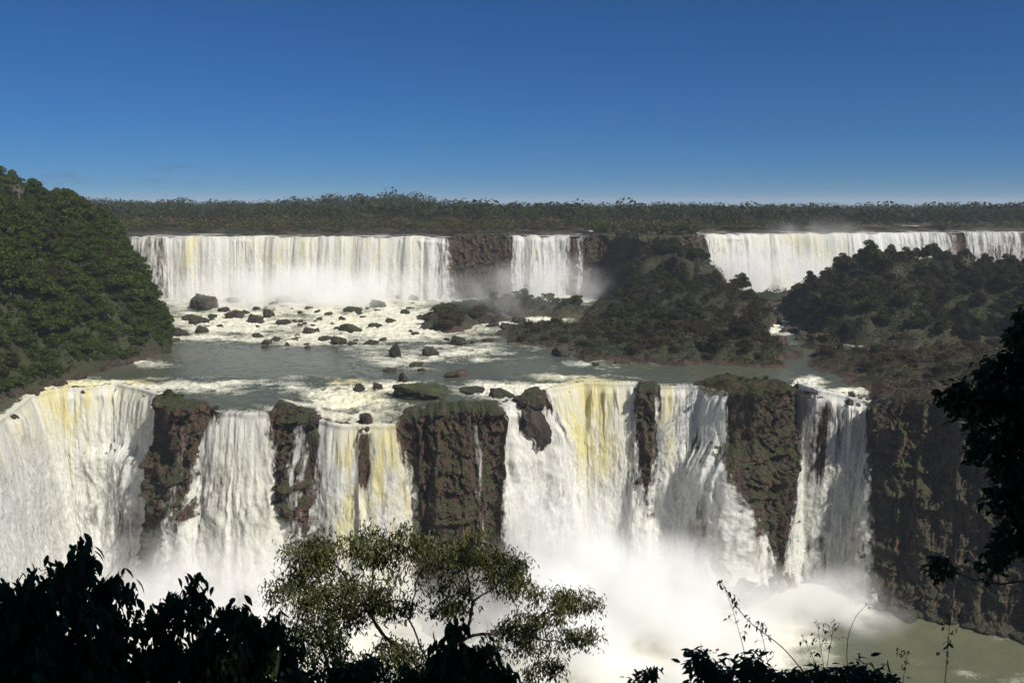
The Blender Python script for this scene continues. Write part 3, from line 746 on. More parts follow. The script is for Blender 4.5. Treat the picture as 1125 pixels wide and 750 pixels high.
def skin(nodes, par, r_tip, r_max, p=2.3, sides=5):
    n = len(nodes); area = np.zeros(n); kids = np.zeros(n, int)
    for i in range(n):
        if par[i] >= 0: kids[par[i]] += 1
    area[kids == 0] = r_tip**p
    for i in range(n-1, -1, -1):
        if kids[i] == 0: area[i] = r_tip**p
        if par[i] >= 0: area[par[i]] += area[i]
    r = np.minimum(area**(1/p), r_max)
    idx = np.where(par >= 0)[0]; A, B = nodes[par[idx]], nodes[idx]
    rb = r[idx]; ra = np.minimum(r[par[idx]], rb*1.25)
    t = B-A; L = np.linalg.norm(t, axis=1)[:, None]+1e-9; t = t/L
    A = A - t*np.minimum(ra[:, None]*.5, L*.4)
    a = np.cross(t, np.array([.31, .87, .38])); a /= np.linalg.norm(a, axis=1)[:, None]+1e-9; b = np.cross(t, a)
    an = np.linspace(0, 2*np.pi, sides, endpoint=False); c, s = np.cos(an), np.sin(an)
    ring = lambda P, rr: P[:, None] + rr[:, None, None]*(c[None, :, None]*a[:, None] + s[None, :, None]*b[:, None])
    v = np.concatenate([ring(A, ra), ring(B, rb)], 1)
    m = len(idx); base = (np.arange(m)*2*sides)[:, None]
    q = np.arange(sides); f = np.stack([q, np.roll(q, -1), np.roll(q, -1)+sides, q+sides], -1)
    f = (f[None] + base[:, :, None]).reshape(-1, 4)
    return v.reshape(-1, 3), [f]
# ---- forest tree variants: origin at the foot, about 12 m tall
def crown_cards(blobs, per, size, flat=.75):
    P, S, D = [], [], []
    for c, r in blobs:
        n = int(per*r*r)
        d = rng.normal(size=(n, 3)); d[:, 2] = np.abs(d[:, 2])*1.0 - .35; d /= np.linalg.norm(d, axis=1)[:, None]
        rad = r*rng.uniform(.72, 1.08, n)
        p = np.array(c) + d*rad[:, None]*np.array([1, 1, flat])
        P.append(p); D.append(d)
        S.append(size*rng.uniform(.6, 1.35, n))
    P, D, S = np.concatenate(P), np.concatenate(D), np.concatenate(S)
    D = D + .55*rng.normal(size=D.shape); D /= np.linalg.norm(D, axis=1)[:, None]
    r = rng.normal(size=D.shape); x = np.cross(D, r); x /= np.linalg.norm(x, axis=1)[:, None]; y = np.cross(D, x)
    Rm = np.stack([x, y, D], -1)
    return place(CLV, CLF, Rm, P, S[:, None]*np.array([1, 1, 1.5]))
def make_tree(kind, mat, H, W, nb, per=44, size=.74):
    root = empty(kind)
    blobs = []
    for i in range(nb):
        a = random.uniform(0, 6.28); q = random.random()**.6
        z = H*(.30 + .60*random.random()*(1-.55*q)) if kind != 'shrub' else H*random.uniform(.25, .7)
        blobs.append(((math.cos(a)*q*W*.36, math.sin(a)*q*W*.36, z), W*random.uniform(.13, .24)))
    if kind != 'shrub': blobs.append(((random.uniform(-.1, .1)*W, random.uniform(-.1, .1)*W, H*.86), W*.2))
    ps = [tube([(0, 0, -1), (.1, .05, H*.3), (random.uniform(-.4, .4), .1, H*.6), (random.uniform(-.5, .5), 0, H*.8)], H*.022, H*.006, 6)] if kind != 'shrub' else []
    for c, r in blobs:
        st = np.array([0, 0, H*random.uniform(.2, .5) if kind != 'shrub' else 0]); c = np.array(c)
        ps.append(tube([st, st*.5+c*.5+[0, 0, -.05*H], c], H*.010, H*.003, 4))
    v, f = join(ps); mesh('trunk', v, f, M['bark'], root)
    v, f = crown_cards(blobs, per, size); mesh('crown', v, f, mat, root, smooth=False)
    return root
protos = {}
protos['tree'] = [make_tree('tree', M['leaf'], 13, 10, 18), make_tree('tree', M['leaf'], 16, 9, 18), make_tree('tree', M['leaf'], 11, 12, 18), make_tree('tree', M['leaf'], 17, 11, 24), make_tree('tree', M['leaf_olive'], 13, 10, 18), make_tree('tree', M['leaf_olive'], 11, 9, 14, 24), make_tree('tree', M['leaf_dark'], 9.5, 11, 22), make_tree('tree', M['leaf_dark'], 11.5, 13, 26)]
protos['shrub'] = [make_tree('shrub', M['leaf_olive'], 5, 7, 11, 44, .6), make_tree('shrub', M['leaf_brown'], 5, 7, 12, 50, .45), make_tree('shrub', M['leaf'], 5, 8, 11, 44, .6), make_tree('shrub', M['leaf_brown'], 6, 6, 11, 44, .42)]
used = set()
def plant(kind, idx, x, y, z, s, label, group, cat=None):
    p = protos[kind][idx]
    rz = random.uniform(0, 6.28); sc = (s*random.uniform(.88, 1.12), s*random.uniform(.88, 1.12), s*random.uniform(.85, 1.2))
    if id(p) not in used:
        used.add(id(p)); o = p; o.location = (x, y, z); o.rotation_euler = (0, 0, rz); o.scale = sc
    else: o = copy_thing(p, (x, y, z), rz, sc)
    tag(o, label, cat or kind, group)
    return o
def poisson(n, fn, dmin, tries=60):
    """fn() -> (x, y, z) or None; keeps points apart"""
    out = []
    for _ in range(n*tries):
        if len(out) >= n: break
        q = fn()
        if q is None: continue
        dm = dmin*(q[3] if len(q) > 3 else 1)
        if all((q[0]-p[0])**2 + (q[1]-p[1])**2 > dm*dm for p in out): out.append(q)
    return out
def gz(x, y):
    g, l, w = info(np.array([x]), np.array([y])); return float(g[0]), float(l[0]), float(w[0])
def f_left():
    y = random.uniform(262, 430) if random.random() < .5 else random.uniform(400, 585); x = float(bank_x(y)) - random.uniform(1.5, 46 if y < 450 else 88)
    if proj(x, y, -30)[0] < -25: return None
    g, l, w = gz(x, y)
    return (x, y, g, .62 if y < 430 else 1.0) if l > 1.0 else None
n_tree = 0
for (x, y, z, _) in poisson(170, f_left, 7.6):
    near_water = bank_x(y) - x < 6
    s = random.uniform(.55, .85) if near_water else random.uniform(.9, 1.3)
    idx = random.choice((0, 1, 2, 3, 0, 1, 2, 3, 4, 5)); n_tree += 1
    plant('tree', idx, x, y, z-.4, s, 'green broadleaf tree in the dense wood covering the left hillside' if idx < 4 else 'olive tinged tree in the dense wood covering the left hillside', 'trees of the left hillside')
def f_in(px0, px1, d0, d1, lmin, cond=None):
    def f():
        d = random.uniform(d0, d1); px = random.uniform(px0, px1); x = float(xd(px, d, -60)); g, l, w = gz(x, d)
        if l < lmin or (cond and not cond(px, d, l)): return None
        return (x, d, g)
    return f
def bush_mass(label, pts, s0, s1, mat):
    bl = []
    for q_ in pts:
        s_ = random.uniform(s0, s1)
        for _ in range(9):
            a_ = random.uniform(0, 6.28); d_ = random.random()**.6*2.6*s_
            bl.append(((q_[0]+math.cos(a_)*d_, q_[1]+math.sin(a_)*d_, q_[2]+random.uniform(.8, 3.4)*s_), random.uniform(1.0, 1.7)*s_))
    v, f = crown_cards(bl, 40, .62)
    tag(mesh('scrub', v, f, mat, smooth=False), label, None, None, 'stuff')
bush_mass('tangled green scrub between the trees of the left hillside', poisson(200, f_left, 4.5), .8, 1.4, M['leaf'])
def f_low():
    y = random.uniform(262, 440); x = float(bank_x(y)) - random.uniform(.5, 30); g, l, w = gz(x, y)
    return (x, y, g) if l > .3 else None
bush_mass('green scrub hanging over the bank at the foot of the left hillside', poisson(330, f_low, 2.4), .5, 1.0, M['leaf'])
for (x, y, z) in poisson(36, f_in(660, 850, 362, 560, 2.0), 7.0):
    idx = random.choice((6, 7, 4, 5, 6, 5)); n_tree += 1
    plant('tree', idx, x, y, z-.4, random.uniform(.55, .95), 'dark green tree on the wooded headland below the middle of the upper cliff' if idx > 5 else 'brownish olive tree on the wooded headland below the middle of the upper cliff', 'trees of the middle headland')
for (x, y, z) in poisson(84, f_in(872, 1150, 392, 560, 3.0), 8.0):
    idx = random.choice((6, 7, 6, 7, 4)); n_tree += 1
    plant('tree', idx, x, y, z-.4, random.uniform(.65, 1.05), 'dark green tree in the dense wood on the right island' if idx > 5 else 'dull olive tree in the dense wood on the right island', 'trees of the right island')
for (x, y, z) in poisson(16, f_in(688, 775, 500, 560, 1.0), 6.0):
    plant('tree', random.choice((6, 7, 5)), x, y, z-.4, random.uniform(.6, .9), 'dark tree high on the steep end of the headland against the upper cliff', 'trees of the middle headland')
def bare_tree(H):
    root = empty('bare_tree')
    T = []
    for _ in range(90):
        q = rng.normal(size=3); q /= np.linalg.norm(q); q *= random.random()**.6; T.append((q[0]*H*.40, q[1]*H*.40, H*.72 + q[2]*H*.30))
    nd, pr, tp = grow([[(0, 0, -1), (.2, 0, H*.3), (-.1, .2, H*.55), (.3, 0, H*.8)]], T, H*.05, jitter=.2)
    v, f = skin(nd, pr, .05, .3, sides=4); mesh('branches', v, f, M['bark_pale'], root)
    return root
BT = bare_tree(12)
for i, (px_, d_, s_, lb) in enumerate([(104, 520, 1.25, 'pale leafless tree on the skyline at the right end of the left hillside'), (30, 420, .9, 'pale leafless tree half way up the left hillside'), (12, 345, .8, 'grey leafless tree low on the left hillside above the falls'),
    (150, 470, .8, 'grey leafless tree leaning over the water at the foot of the left hillside'), (985, 470, .9, 'pale leafless tree on the crest of the right island'), (1062, 480, 1.0, 'tall pale leafless tree near the right end of the island crest'), (812, 420, .7, 'pale leafless tree on the right flank of the headland')]):
    x = float(xd(px_, d_, -40)); g = gz(x, d_)[0]
    o = BT if i == 0 else copy_thing(BT, (x, d_, g), 0, (s_,)*3)
    o.location = (x, d_, g); o.scale = (s_,)*3; o.rotation_euler = (0, 0, i*1.3); tag(o, lb, 'tree', 'leafless trees')
x, y, z = atd(955, 296, 500); g = gz(x, y)[0]
plant('tree', 3, x, y, g, 1.25, 'tallest round topped tree of the right island, against the far white fall', 'trees of the right island')
def shr(px0, px1, d0, d1, lmin, n, dm, s0, s1, label, group, kinds=(0, 1, 2, 3), cond=None):
    for (x, y, z) in poisson(n, f_in(px0, px1, d0, d1, lmin, cond), dm):
        plant('shrub', random.choice(kinds), x, y, z-.3, random.uniform(s0, s1), label, group)
shr(465, 540, 440, 520, 1.0, 26, 4, .9, 1.7, 'dark shrub on the small rocky island in the misty rapids', 'shrubs of the rocky island', (0, 2, 1))
shr(540, 650, 480, 560, 1.5, 24, 5, .6, 1.2, 'dark low shrub on the rocks below the shaded middle bay', 'shrubs below the middle bay', (0, 2, 1))
shr(575, 700, 395, 450, 1.5, 34, 4.5, .6, 1.1, 'brown green shrub on the low spit left of the headland', 'shrubs of the low spit')
shr(690, 850, 352, 400, 1.5, 34, 4.5, .6, 1.2, 'bushy brown green shrub on the front edge of the headland', 'shrubs of the headland', (0, 1, 3, 1))
bush_mass('dark scrub on the steep back of the headland', poisson(46, f_in(690, 775, 490, 562, 1.0), 4.0), .8, 1.4, M['leaf_scrub'])
bush_mass('brown green scrub over the middle of the wooded headland', poisson(110, f_in(670, 855, 385, 500, 1.5), 4.4), .6, 1.3, M['leaf_scrub'])
bush_mass('brown green scrub on the front slope of the right island', poisson(100, f_in(880, 1140, 400, 500, 2.0), 4.8), .7, 1.3, M['leaf_scrub'])
shr(770, 872, 306, 330, 1.2, 12, 3.5, .25, .45, 'small grassy shrub on the cliff top between the last two lower falls', 'shrubs of the short cliff top', (0, 1))
shr(840, 925, 400, 560, 2.5, 26, 5, .4, .8, 'low brown shrub among the rocks of the right channel', 'shrubs of the right channel')
shr(905, 1140, 290, 392, 1.4, 70, 5, .5, 1.0, 'brown dry shrub on the flat ground above the right cliff', 'shrubs above the right cliff', (0, 1, 3, 1))
shr(180, 345, 295, 312, 1.0, 10, 2.0, .15, .3, 'small green tuft on the rocky brink of the lower falls', 'tufts on the brink', (0, 2))

for (x, y, z) in poisson(34, lambda: (lambda px, d: (float(xd(px, d, -20)), d, ZU + float(upland(np.array([xd(px, d, -20)]), np.array([float(d)]))[0])))(random.uniform(650, 764), random.uniform(567, 640)), 7):
    if float(np.interp(562.5+K*x/(y*CT+20*ST), up_ctl[:, 0], up_ctl[:, 1])) + 1.5 < y:
        plant('tree', random.choice((0, 2, 4, 5)), x, y, z-.4, random.uniform(.35, .62), 'small dark tree on the rim of the upper cliff above the wooded headland', 'trees on the upper rim')
# ---- ground cover on the wooded slopes (uncountable)
def cover_points(n, fn, lm=.5):
    x, y = fn(n); g, l, w = info(x, y); k = l > lm
    return x[k], y[k], g[k]
def carpet(name, label, pts, size, hgt, mat):
    x, y, z = pts; n = len(x)
    lob = np.clip(.55 + .9*fbm(x/3.2, y/3.2, z/3.2, 3, 611), 0, 1.3)
    P = np.stack([x, y, z + (rng.random(n)**.5)*hgt*lob], -1)
    D = rng.normal(size=(n, 3)); D[:, 2] = np.abs(D[:, 2])+.3; D /= np.linalg.norm(D, axis=1)[:, None]
    r = rng.normal(size=D.shape); a = np.cross(D, r); a /= np.linalg.norm(a, axis=1)[:, None]; b = np.cross(D, a)
    v, f = place(CLV, CLF, np.stack([a, b, D], -1), P, (size*rng.uniform(.6, 1.4, n))[:, None]*np.ones(3))
    return tag(mesh(name, v, f, mat, smooth=False), label, None, None, 'stuff')
def fl(n):
    y = np.where(rng.random(n) < .5, rng.uniform(255, 430, n), rng.uniform(420, 595, n)); return bank_x(y) - rng.uniform(0, 1, n)**1.3*80, y
carpet('undergrowth', 'green undergrowth covering the left hillside', cover_points(110000, fl), .85, 4.0, M['leaf'])
def fr(p0, p1, d0, d1):
    def f(n):
        d = rng.uniform(d0, d1, n); px = rng.uniform(p0, p1, n); return xd(px, d, -60), d
    return f
carpet('undergrowth', 'brown green undergrowth of the middle headland', cover_points(60000, fr(560, 860, 350, 575)), .7, 3.0, M['leaf_scrub'])
carpet('undergrowth', 'dark undergrowth of the right island', cover_points(70000, fr(860, 1160, 395, 600)), .75, 3.2, M['leaf_scrub'])
M['leaf_grass'] = leaf_mat('yellow_green_grass', (.095, .105, .022), (.095, .105, .022), .3, .5, .8, (.06, .05, .022), .2)
carpet('grass', 'yellow green grass on the cliff top and spit by the right channel', cover_points(30000, fr(768, 878, 296, 374)), .32, .5, M['leaf_grass'])
carpet('undergrowth', 'dry brown brush above the right cliff', cover_points(45000, fr(880, 1180, 285, 395)), .5, 1.6, M['leaf_brown'])

# ---- far forest on the plateau (one mass)
def far_forest(name, label, pts, mat, base_s):
    parts = []
    x, y, s = pts; n = len(x)
    z = ZU + upland(x, y)
    m = 64
    d = rng.normal(size=(n, m, 3)); d[..., 2] = np.abs(d[..., 2])*.9 - .25; d /= np.linalg.norm(d, axis=-1)[..., None]
    lob = rng.normal(size=(n, 5, 3)); lob /= np.linalg.norm(lob, axis=-1)[..., None]
    near = np.max(np.einsum('nmi,nli->nml', d, lob), -1)
    P = d*(s[:, None]*(.55+.55*near))[..., None]*np.array([.55, .55, .42]) + np.stack([x, y, z + s*.62], -1)[:, None, :]
    P = P.reshape(-1, 3); D = d.reshape(-1, 3) + .5*rng.normal(size=(n*m, 3)); D /= np.linalg.norm(D, axis=1)[:, None]
    r = rng.normal(size=D.shape); a = np.cross(D, r); a /= np.linalg.norm(a, axis=1)[:, None]; b = np.cross(D, a)
    sz = np.repeat(s, m)*base_s*rng.uniform(.6, 1.4, n*m)
    v, f = place(CLV, CLF, np.stack([a, b, D], -1), P, sz[:, None]*np.ones(3))
    tag(mesh(name, v, f, mat, smooth=False), label, None, None, 'stuff')
def scatter(n, y0, y1, s0, s1, p0=-60, p1=1190, minh=1.0):
    y = y0*(y1/y0)**rng.uniform(0, 1, n); px = rng.uniform(p0, p1, n); x = xd(px, y, -20)
    k = upland(x, y) > minh
    x, y = x[k], y[k]
    return x, y, s0 + (s1-s0)*rng.beta(1.6, 3.0, len(x))*1.25
far_forest('forest', 'dark forest filling the plateau up to the skyline', scatter(7500, 700, 1700, 7, 21), M['leaf_far'], .12)
far_forest('riverside_thicket', 'low brownish thicket along the far bank above the upper falls', scatter(6500, 570, 740, 4, 11, minh=.35), M['leaf_farb'], .13)
far_forest('plateau_woods', 'mixed woods behind the upper falls', scatter(1300, 690, 900, 7, 14), M['leaf_olive'], .16)

# ------------------------------------------------------------------ viewpoint plants
def leaves_at(centres, n_each, spread, length, width, droop, lmin=.6, lmax=1.3, out=None):
    m = len(centres)*n_each
    c = np.repeat(centres, n_each, 0) + rng.normal(size=(m, 3))*spread
    d = rng.normal(size=(m, 3)); d[:, 2] *= .5; d /= np.linalg.norm(d, axis=1)[:, None]; d[:, 2] -= droop
    d /= np.linalg.norm(d, axis=1)[:, None]
    up = np.tile([0, 0, 1.0], (m, 1)) + .45*rng.normal(size=(m, 3))
    Rm = frames(d, up)
    L = length*rng.uniform(lmin, lmax, m)
    return place(LEAFV, LEAFF, Rm, c, np.stack([L*width/.54, L, L], -1))
def near_plant(name, label, cat, blobs, ntg, seeds, nleaf, spread, length, width, droop, matl, matb, rtip, rmax, step, foot=None, group=None, clus=0):
    """blobs: (px, py, depth, rx px, ry px, rdepth m)"""
    T = []
    wts = np.array([b[3]*b[4] for b in blobs], float); wts /= wts.sum()
    for b, k in zip(blobs, (wts*ntg).astype(int)+1):
        cc = [v/np.linalg.norm(v)*rng.random()**(1/2.4) for v in rng.normal(size=(max(2, k//9), 3))] if clus else None
        for _ in range(k):
            q = rng.normal(size=3); q /= np.linalg.norm(q); q *= rng.random()**(1/2.4)
            if clus: q = cc[rng.integers(len(cc))] + q*clus
            T.append(atd(b[0]+q[0]*b[3], b[1]+q[1]*b[4], b[2]+q[2]*b[5]))
    T = np.array(T)
    sl = [[atd(*p) for p in l] for l in seeds]
    nodes, par, tips = grow(sl, T, step)
    fx, fy, fz = nodes[0]
    root = empty(name, (fx, fy, fz)); off = np.array([fx, fy, fz])
    v, f = skin(nodes, par, rtip, rmax); mesh('branches', v-off, f, matb, root)
    # leaves at tips and just before them
    pts = [nodes[tips]]
    pr = par[tips]; pts.append(nodes[pr]); pts.append(nodes[np.maximum(par[pr], 0)])
    P = np.concatenate(pts)
    v, f = leaves_at(P, nleaf, spread, length, width, droop)
    mesh('foliage', v-off, f, matl, root, smooth=True)
    tag(root, label, cat, group)
    return root
# centre tree with small drooping leaves
near_plant('slender_tree', 'slender olive green tree with fine hanging leaves in front of the mist, bottom centre', 'tree',
  [(345, 610, 14, 40, 28, 1.0), (400, 602, 14.3, 45, 24, 1.1), (455, 612, 14.6, 36, 26, 1.0), (330, 650, 13.6, 36, 30, .9), (375, 655, 14, 42, 30, 1.0), (430, 655, 14, 30, 24, .9), (510, 608, 14.5, 45, 24, 1.1),
   (560, 640, 14.6, 36, 20, .9), (535, 615, 14, 40, 16, .9), (600, 655, 14.8, 28, 14, .6), (635, 665, 15, 30, 16, .6), (610, 690, 14.8, 36, 18, .7), (640, 705, 14.8, 18, 16, .5), (565, 700, 14.4, 34, 26, .8), (500, 660, 14, 36, 20, .8),
   (350, 700, 13.4, 46, 34, 1.0), (410, 725, 13.4, 50, 26, .8), (480, 735, 13.6, 36, 16, .6), (590, 735, 14, 30, 14, .6)],
  1350, [[(462, 800, 14), (455, 745, 14), (436, 712, 14), (415, 690, 14), (395, 660, 14), (372, 625, 14), (350, 600, 14)], [(415, 690, 14), (405, 655, 14.4), (410, 620, 14.4), (420, 600, 14.5)], [(462, 790, 14), (475, 740, 14.2), (450, 680, 14.5), (458, 640, 14.6), (470, 612, 14.8)],
        [(475, 745, 14.2), (510, 700, 14.4), (560, 690, 14.6), (605, 672, 14.9), (640, 662, 15)], [(510, 700, 14.4), (520, 660, 14.5), (545, 640, 14.7), (575, 632, 14.8)], [(520, 665, 14.4), (512, 630, 14.4), (508, 600, 14.5)],
        [(540, 692, 14.5), (585, 700, 14.6), (620, 706, 14.8)], [(372, 800, 13.4), (368, 745, 13.4), (345, 690, 13.5), (330, 650, 13.6)]],
  7, .085, .085, .32, 1.0, M['leaf_small'], M['bark_dark'], .0035, .05, .16, clus=.55)
# left dark shrubs with big hanging leaves
near_plant('broadleaf_shrub', 'black shaded shrub with large hanging leaves filling the bottom left corner', 'shrub',
  [(90, 618, 7.0, 24, 22, .4), (60, 645, 7.0, 50, 22, .6), (115, 650, 7.1, 34, 26, .5), (15, 660, 6.8, 34, 26, .5), (60, 690, 6.8, 90, 34, .8), (60, 735, 6.6, 100, 34, .8), (-20, 710, 6.6, 50, 50, .6), (118, 720, 6.8, 40, 34, .6)],
  430, [[(50, 860, 6.4), (60, 780, 6.6), (75, 700, 6.8), (88, 640, 7.0), (90, 600, 7.0)], [(60, 780, 6.6), (20, 700, 6.7), (10, 650, 6.8)], [(70, 740, 6.7), (115, 690, 7), (125, 640, 7.1)]],
  3, .045, .118, .42, 1.4, M['leaf_near'], M['bark_dark'], .003, .035, .1)
near_plant('broadleaf_shrub', 'dark drooping shrub with one upright tip, between corner shrub and slender tree', 'shrub',
  [(200, 665, 7.4, 30, 18, .4), (215, 645, 7.5, 12, 12, .2), (170, 680, 7.2, 28, 20, .4), (250, 680, 7.5, 34, 20, .5), (295, 695, 7.6, 28, 22, .4), (225, 715, 7.2, 90, 30, .7), (180, 740, 7, 60, 28, .5), (270, 742, 7.3, 60, 26, .5), (318, 720, 7.6, 16, 26, .3)],
  390, [[(215, 850, 7.0), (215, 780, 7.2), (212, 710, 7.4), (213, 655, 7.5), (213, 632, 7.5)], [(215, 770, 7.2), (260, 720, 7.4), (300, 690, 7.6)], [(214, 760, 7.2), (175, 710, 7.2)]],
  3, .045, .112, .40, 1.4, M['leaf_near'], M['bark_dark'], .003, .03, .1)
near_plant('broadleaf_shrub', 'small black clump of large leaves in front of the slender tree at the bottom edge', 'shrub',
  [(500, 690, 7.6, 14, 14, .25), (488, 722, 7.6, 24, 22, .4), (525, 725, 7.7, 34, 22, .4), (510, 745, 7.5, 60, 18, .5), (550, 742, 7.7, 16, 16, .3)],
  95, [[(505, 850, 7.4), (505, 780, 7.5), (502, 720, 7.6), (500, 690, 7.6)]], 3, .05, .14, .42, 1.2, M['leaf_near'], M['bark_dark'], .003, .025, .1)
near_plant('leafy_shrub', 'green leafed bush at the foot of the slender tree on the bottom edge', 'shrub',
  [(395, 735, 9, 40, 16, .4), (340, 745, 9, 40, 14, .4), (440, 745, 9, 30, 12, .4)], 110, [[(390, 850, 8.8), (392, 790, 9), (394, 740, 9)]], 4, .05, .11, .32, .9, M['leaf_small'], M['bark_dark'], .003, .02, .1)
# bottom right shrubs
near_plant('leafy_shrub', 'black leafy shrub on the bottom edge right of centre, under the bare stalks', 'shrub',
  [(770, 730, 6.2, 22, 14, .3), (800, 740, 6.2, 40, 14, .4), (850, 745, 6.3, 50, 10, .4), (905, 745, 6.4, 50, 10, .4), (955, 750, 6.4, 40, 10, .3), (830, 730, 6.3, 14, 10, .2), (945, 735, 6.4, 12, 10, .2)],
  170, [[(850, 860, 6.0), (850, 790, 6.2), (850, 750, 6.3)], [(850, 800, 6.2), (790, 760, 6.2), (765, 735, 6.2)], [(850, 800, 6.2), (910, 765, 6.4), (950, 745, 6.4)]],
  3, .035, .085, .36, .2, M['leaf_near'], M['bark_dark'], .002, .018, .08)
near_plant('leafy_shrub', 'tiny black leafy sprig poking up alone at the bottom edge', 'shrub',
  [(712, 740, 6.3, 12, 9, .15), (700, 750, 6.3, 14, 6, .15)], 14, [[(705, 830, 6.2), (708, 775, 6.3), (712, 745, 6.3)]], 3, .03, .07, .35, .4, M['leaf_near'], M['bark_dark'], .002, .01, .08)
# right overhanging tree, crown reaching back over the viewpoint
near_plant('overhanging_tree', 'black silhouetted tree leaning in from the right edge', 'tree',
  [(1130, 370, 7.6, 32, 34, .5), (1120, 440, 7.6, 70, 40, .6), (1070, 440, 7.5, 36, 26, .4), (1045, 438, 7.5, 20, 10, .2), (1100, 490, 7.6, 40, 26, .4), (1160, 500, 7.6, 60, 90, .6), (1115, 520, 7.6, 30, 22, .4), (1100, 545, 7.5, 24, 14, .3), (1130, 580, 7.6, 40, 34, .4), (1105, 600, 7.6, 24, 18, .3),
   (1085, 618, 7.5, 18, 10, .2), (1034, 622, 7.4, 13, 12, .15), (1180, 420, 7.6, 70, 120, .8), (1110, 408, 7.6, 40, 24, .4)],
  1500, [[(1420, 900, 7.6), (1380, 700, 7.6), (1320, 560, 7.6), (1240, 500, 7.6), (1160, 460, 7.6), (1090, 440, 7.5), (1045, 436, 7.5)], [(1240, 500, 7.6), (1190, 420, 7.6), (1140, 360, 7.6)],
        [(1320, 560, 7.6), (1230, 620, 7.6), (1160, 638, 7.6), (1090, 640, 7.5), (1045, 628, 7.4)], [(1230, 620, 7.6), (1160, 590, 7.6), (1100, 555, 7.6)]],
  3, .035, .085, .46, .4, M['leaf_near'], M['bark_dark'], .0025, .05, .1)
# bare stalks
def stalk(label, pts, depth, r=.004, nb=10, leaf=.035, bend=0):
    P = np.array([atd(a, b, depth) for a, b in pts])
    t = np.linspace(0, 1, len(P)); tt = np.linspace(0, 1, 24)
    Q = np.stack([np.interp(tt, t, P[:, i]) for i in range(3)], -1)
    k = np.array([.25, .5, .25])
    for _ in range(3): Q[1:-1] = .25*Q[:-2]+.5*Q[1:-1]+.25*Q[2:]
    root = empty('tall_weed', tuple(Q[0]))
    parts = [tube(Q, r, r*.35, 5)]; lf = []
    for i in range(nb):
        q = Q[int(10 + 13*i/nb)]; d = rng.normal(size=3); d[2] = abs(d[2])*.4; d /= np.linalg.norm(d); L = random.uniform(.02, .07)
        e = q + d*L; parts.append(tube([q, q*.5+e*.5+[0, 0, .008], e], r*.4, r*.25, 4)); lf.append(e)
    v, f = join(parts); mesh('stem', v-Q[0], f, M['bark_dark'], root)
    v, f = leaves_at(np.array(lf+[Q[-1]]), 3, .010, leaf, .4, .9); mesh('leaves', v-Q[0], f, M['leaf_near'], root)
    tag(root, label, 'weed', 'tall weeds at the bottom right')
stalk('longest arching weed stalk, bending up leftwards to its seed heads', [(885, 740), (860, 710), (825, 685), (808, 665), (792, 638)], 5.6, .0045, 9)
stalk('thin straight stalk close behind the longest arching weed', [(822, 760), (818, 715), (806, 672), (796, 645)], 5.8, .003, 7)
stalk('short weed stalk with paired leaves just right of the arching weed', [(850, 760), (842, 720), (838, 700), (834, 682)], 5.7, .003, 8)
stalk('upright beaded weed stalk between the arching weed and the bare curved one', [(908, 760), (904, 725), (900, 700), (897, 680)], 5.7, .003, 8, .03)
stalk('second upright beaded stalk, a little right of its twin', [(905, 765), (910, 720), (914, 700), (917, 680)], 5.8, .003, 9, .03)
stalk('bare curved stalk with a single tip and no side leaves', [(933, 760), (930, 720), (932, 695), (941, 675), (953, 663)], 5.7, .0035, 1, .02)
stalk('short leaning stalk in the middle of the weeds', [(905, 745), (893, 722), (885, 705), (881, 698)], 5.7, .0025, 3, .03)
stalk('tall straight weed with leaves to both sides, rightmost at the bottom edge', [(1036, 770), (1040, 730), (1042, 700), (1046, 665)], 5.9, .0035, 16, .035)
stalk('small weed stalk just left of the tall rightmost one', [(990, 770), (993, 740), (996, 725), (997, 716)], 5.9, .0025, 7, .03)
# unseen big trees added right of and behind the viewpoint to shade near plants
def shade_tree(label, x, y, H, W, crownz, nb):
    z0 = float(near_z(np.array([x]), np.array([y]))[0]); root = empty('unseen_shade_tree', (x, y, z0))
    bl = []; ps = [tube([(0, 0, -.5), (.1, 0, crownz*.5), (0, .2, crownz)], .28, .16, 8)]
    for i in range(nb):
        a = random.uniform(0, 6.28); q = random.random()**.5*W
        c = (math.cos(a)*q, math.sin(a)*q, crownz + random.uniform(-.6, 1.6)); bl.append((c, random.uniform(1.1, 1.9)))
        ps.append(tube([(0, 0, crownz*.8), (c[0]*.5, c[1]*.5, crownz), c], .09, .02, 5))
    v, f = join(ps); mesh('trunk', v, f, M['bark'], root)
    v, f = crown_cards(bl, 150, .26, .6); mesh('crown', v, f, M['leaf_near'], root, smooth=False)
    tag(root, label, 'tree', 'unseen trees added to shade the viewpoint')
SUN_AZ, SUN_EL = 131.0, 44.0
shade_tree('unseen large tree added behind and right of the viewpoint to cast shade', 6.6, -2.6, 13, 4.0, 11.3, 34)
shade_tree('unseen large tree added right of the viewpoint to cast shade', 12.8, -2.2, 12, 3.2, 11.2, 28)
shade_tree('unseen large tree added just behind the viewpoint to cast shade', 1.5, -4.5, 9, 3.2, 8.5, 22)

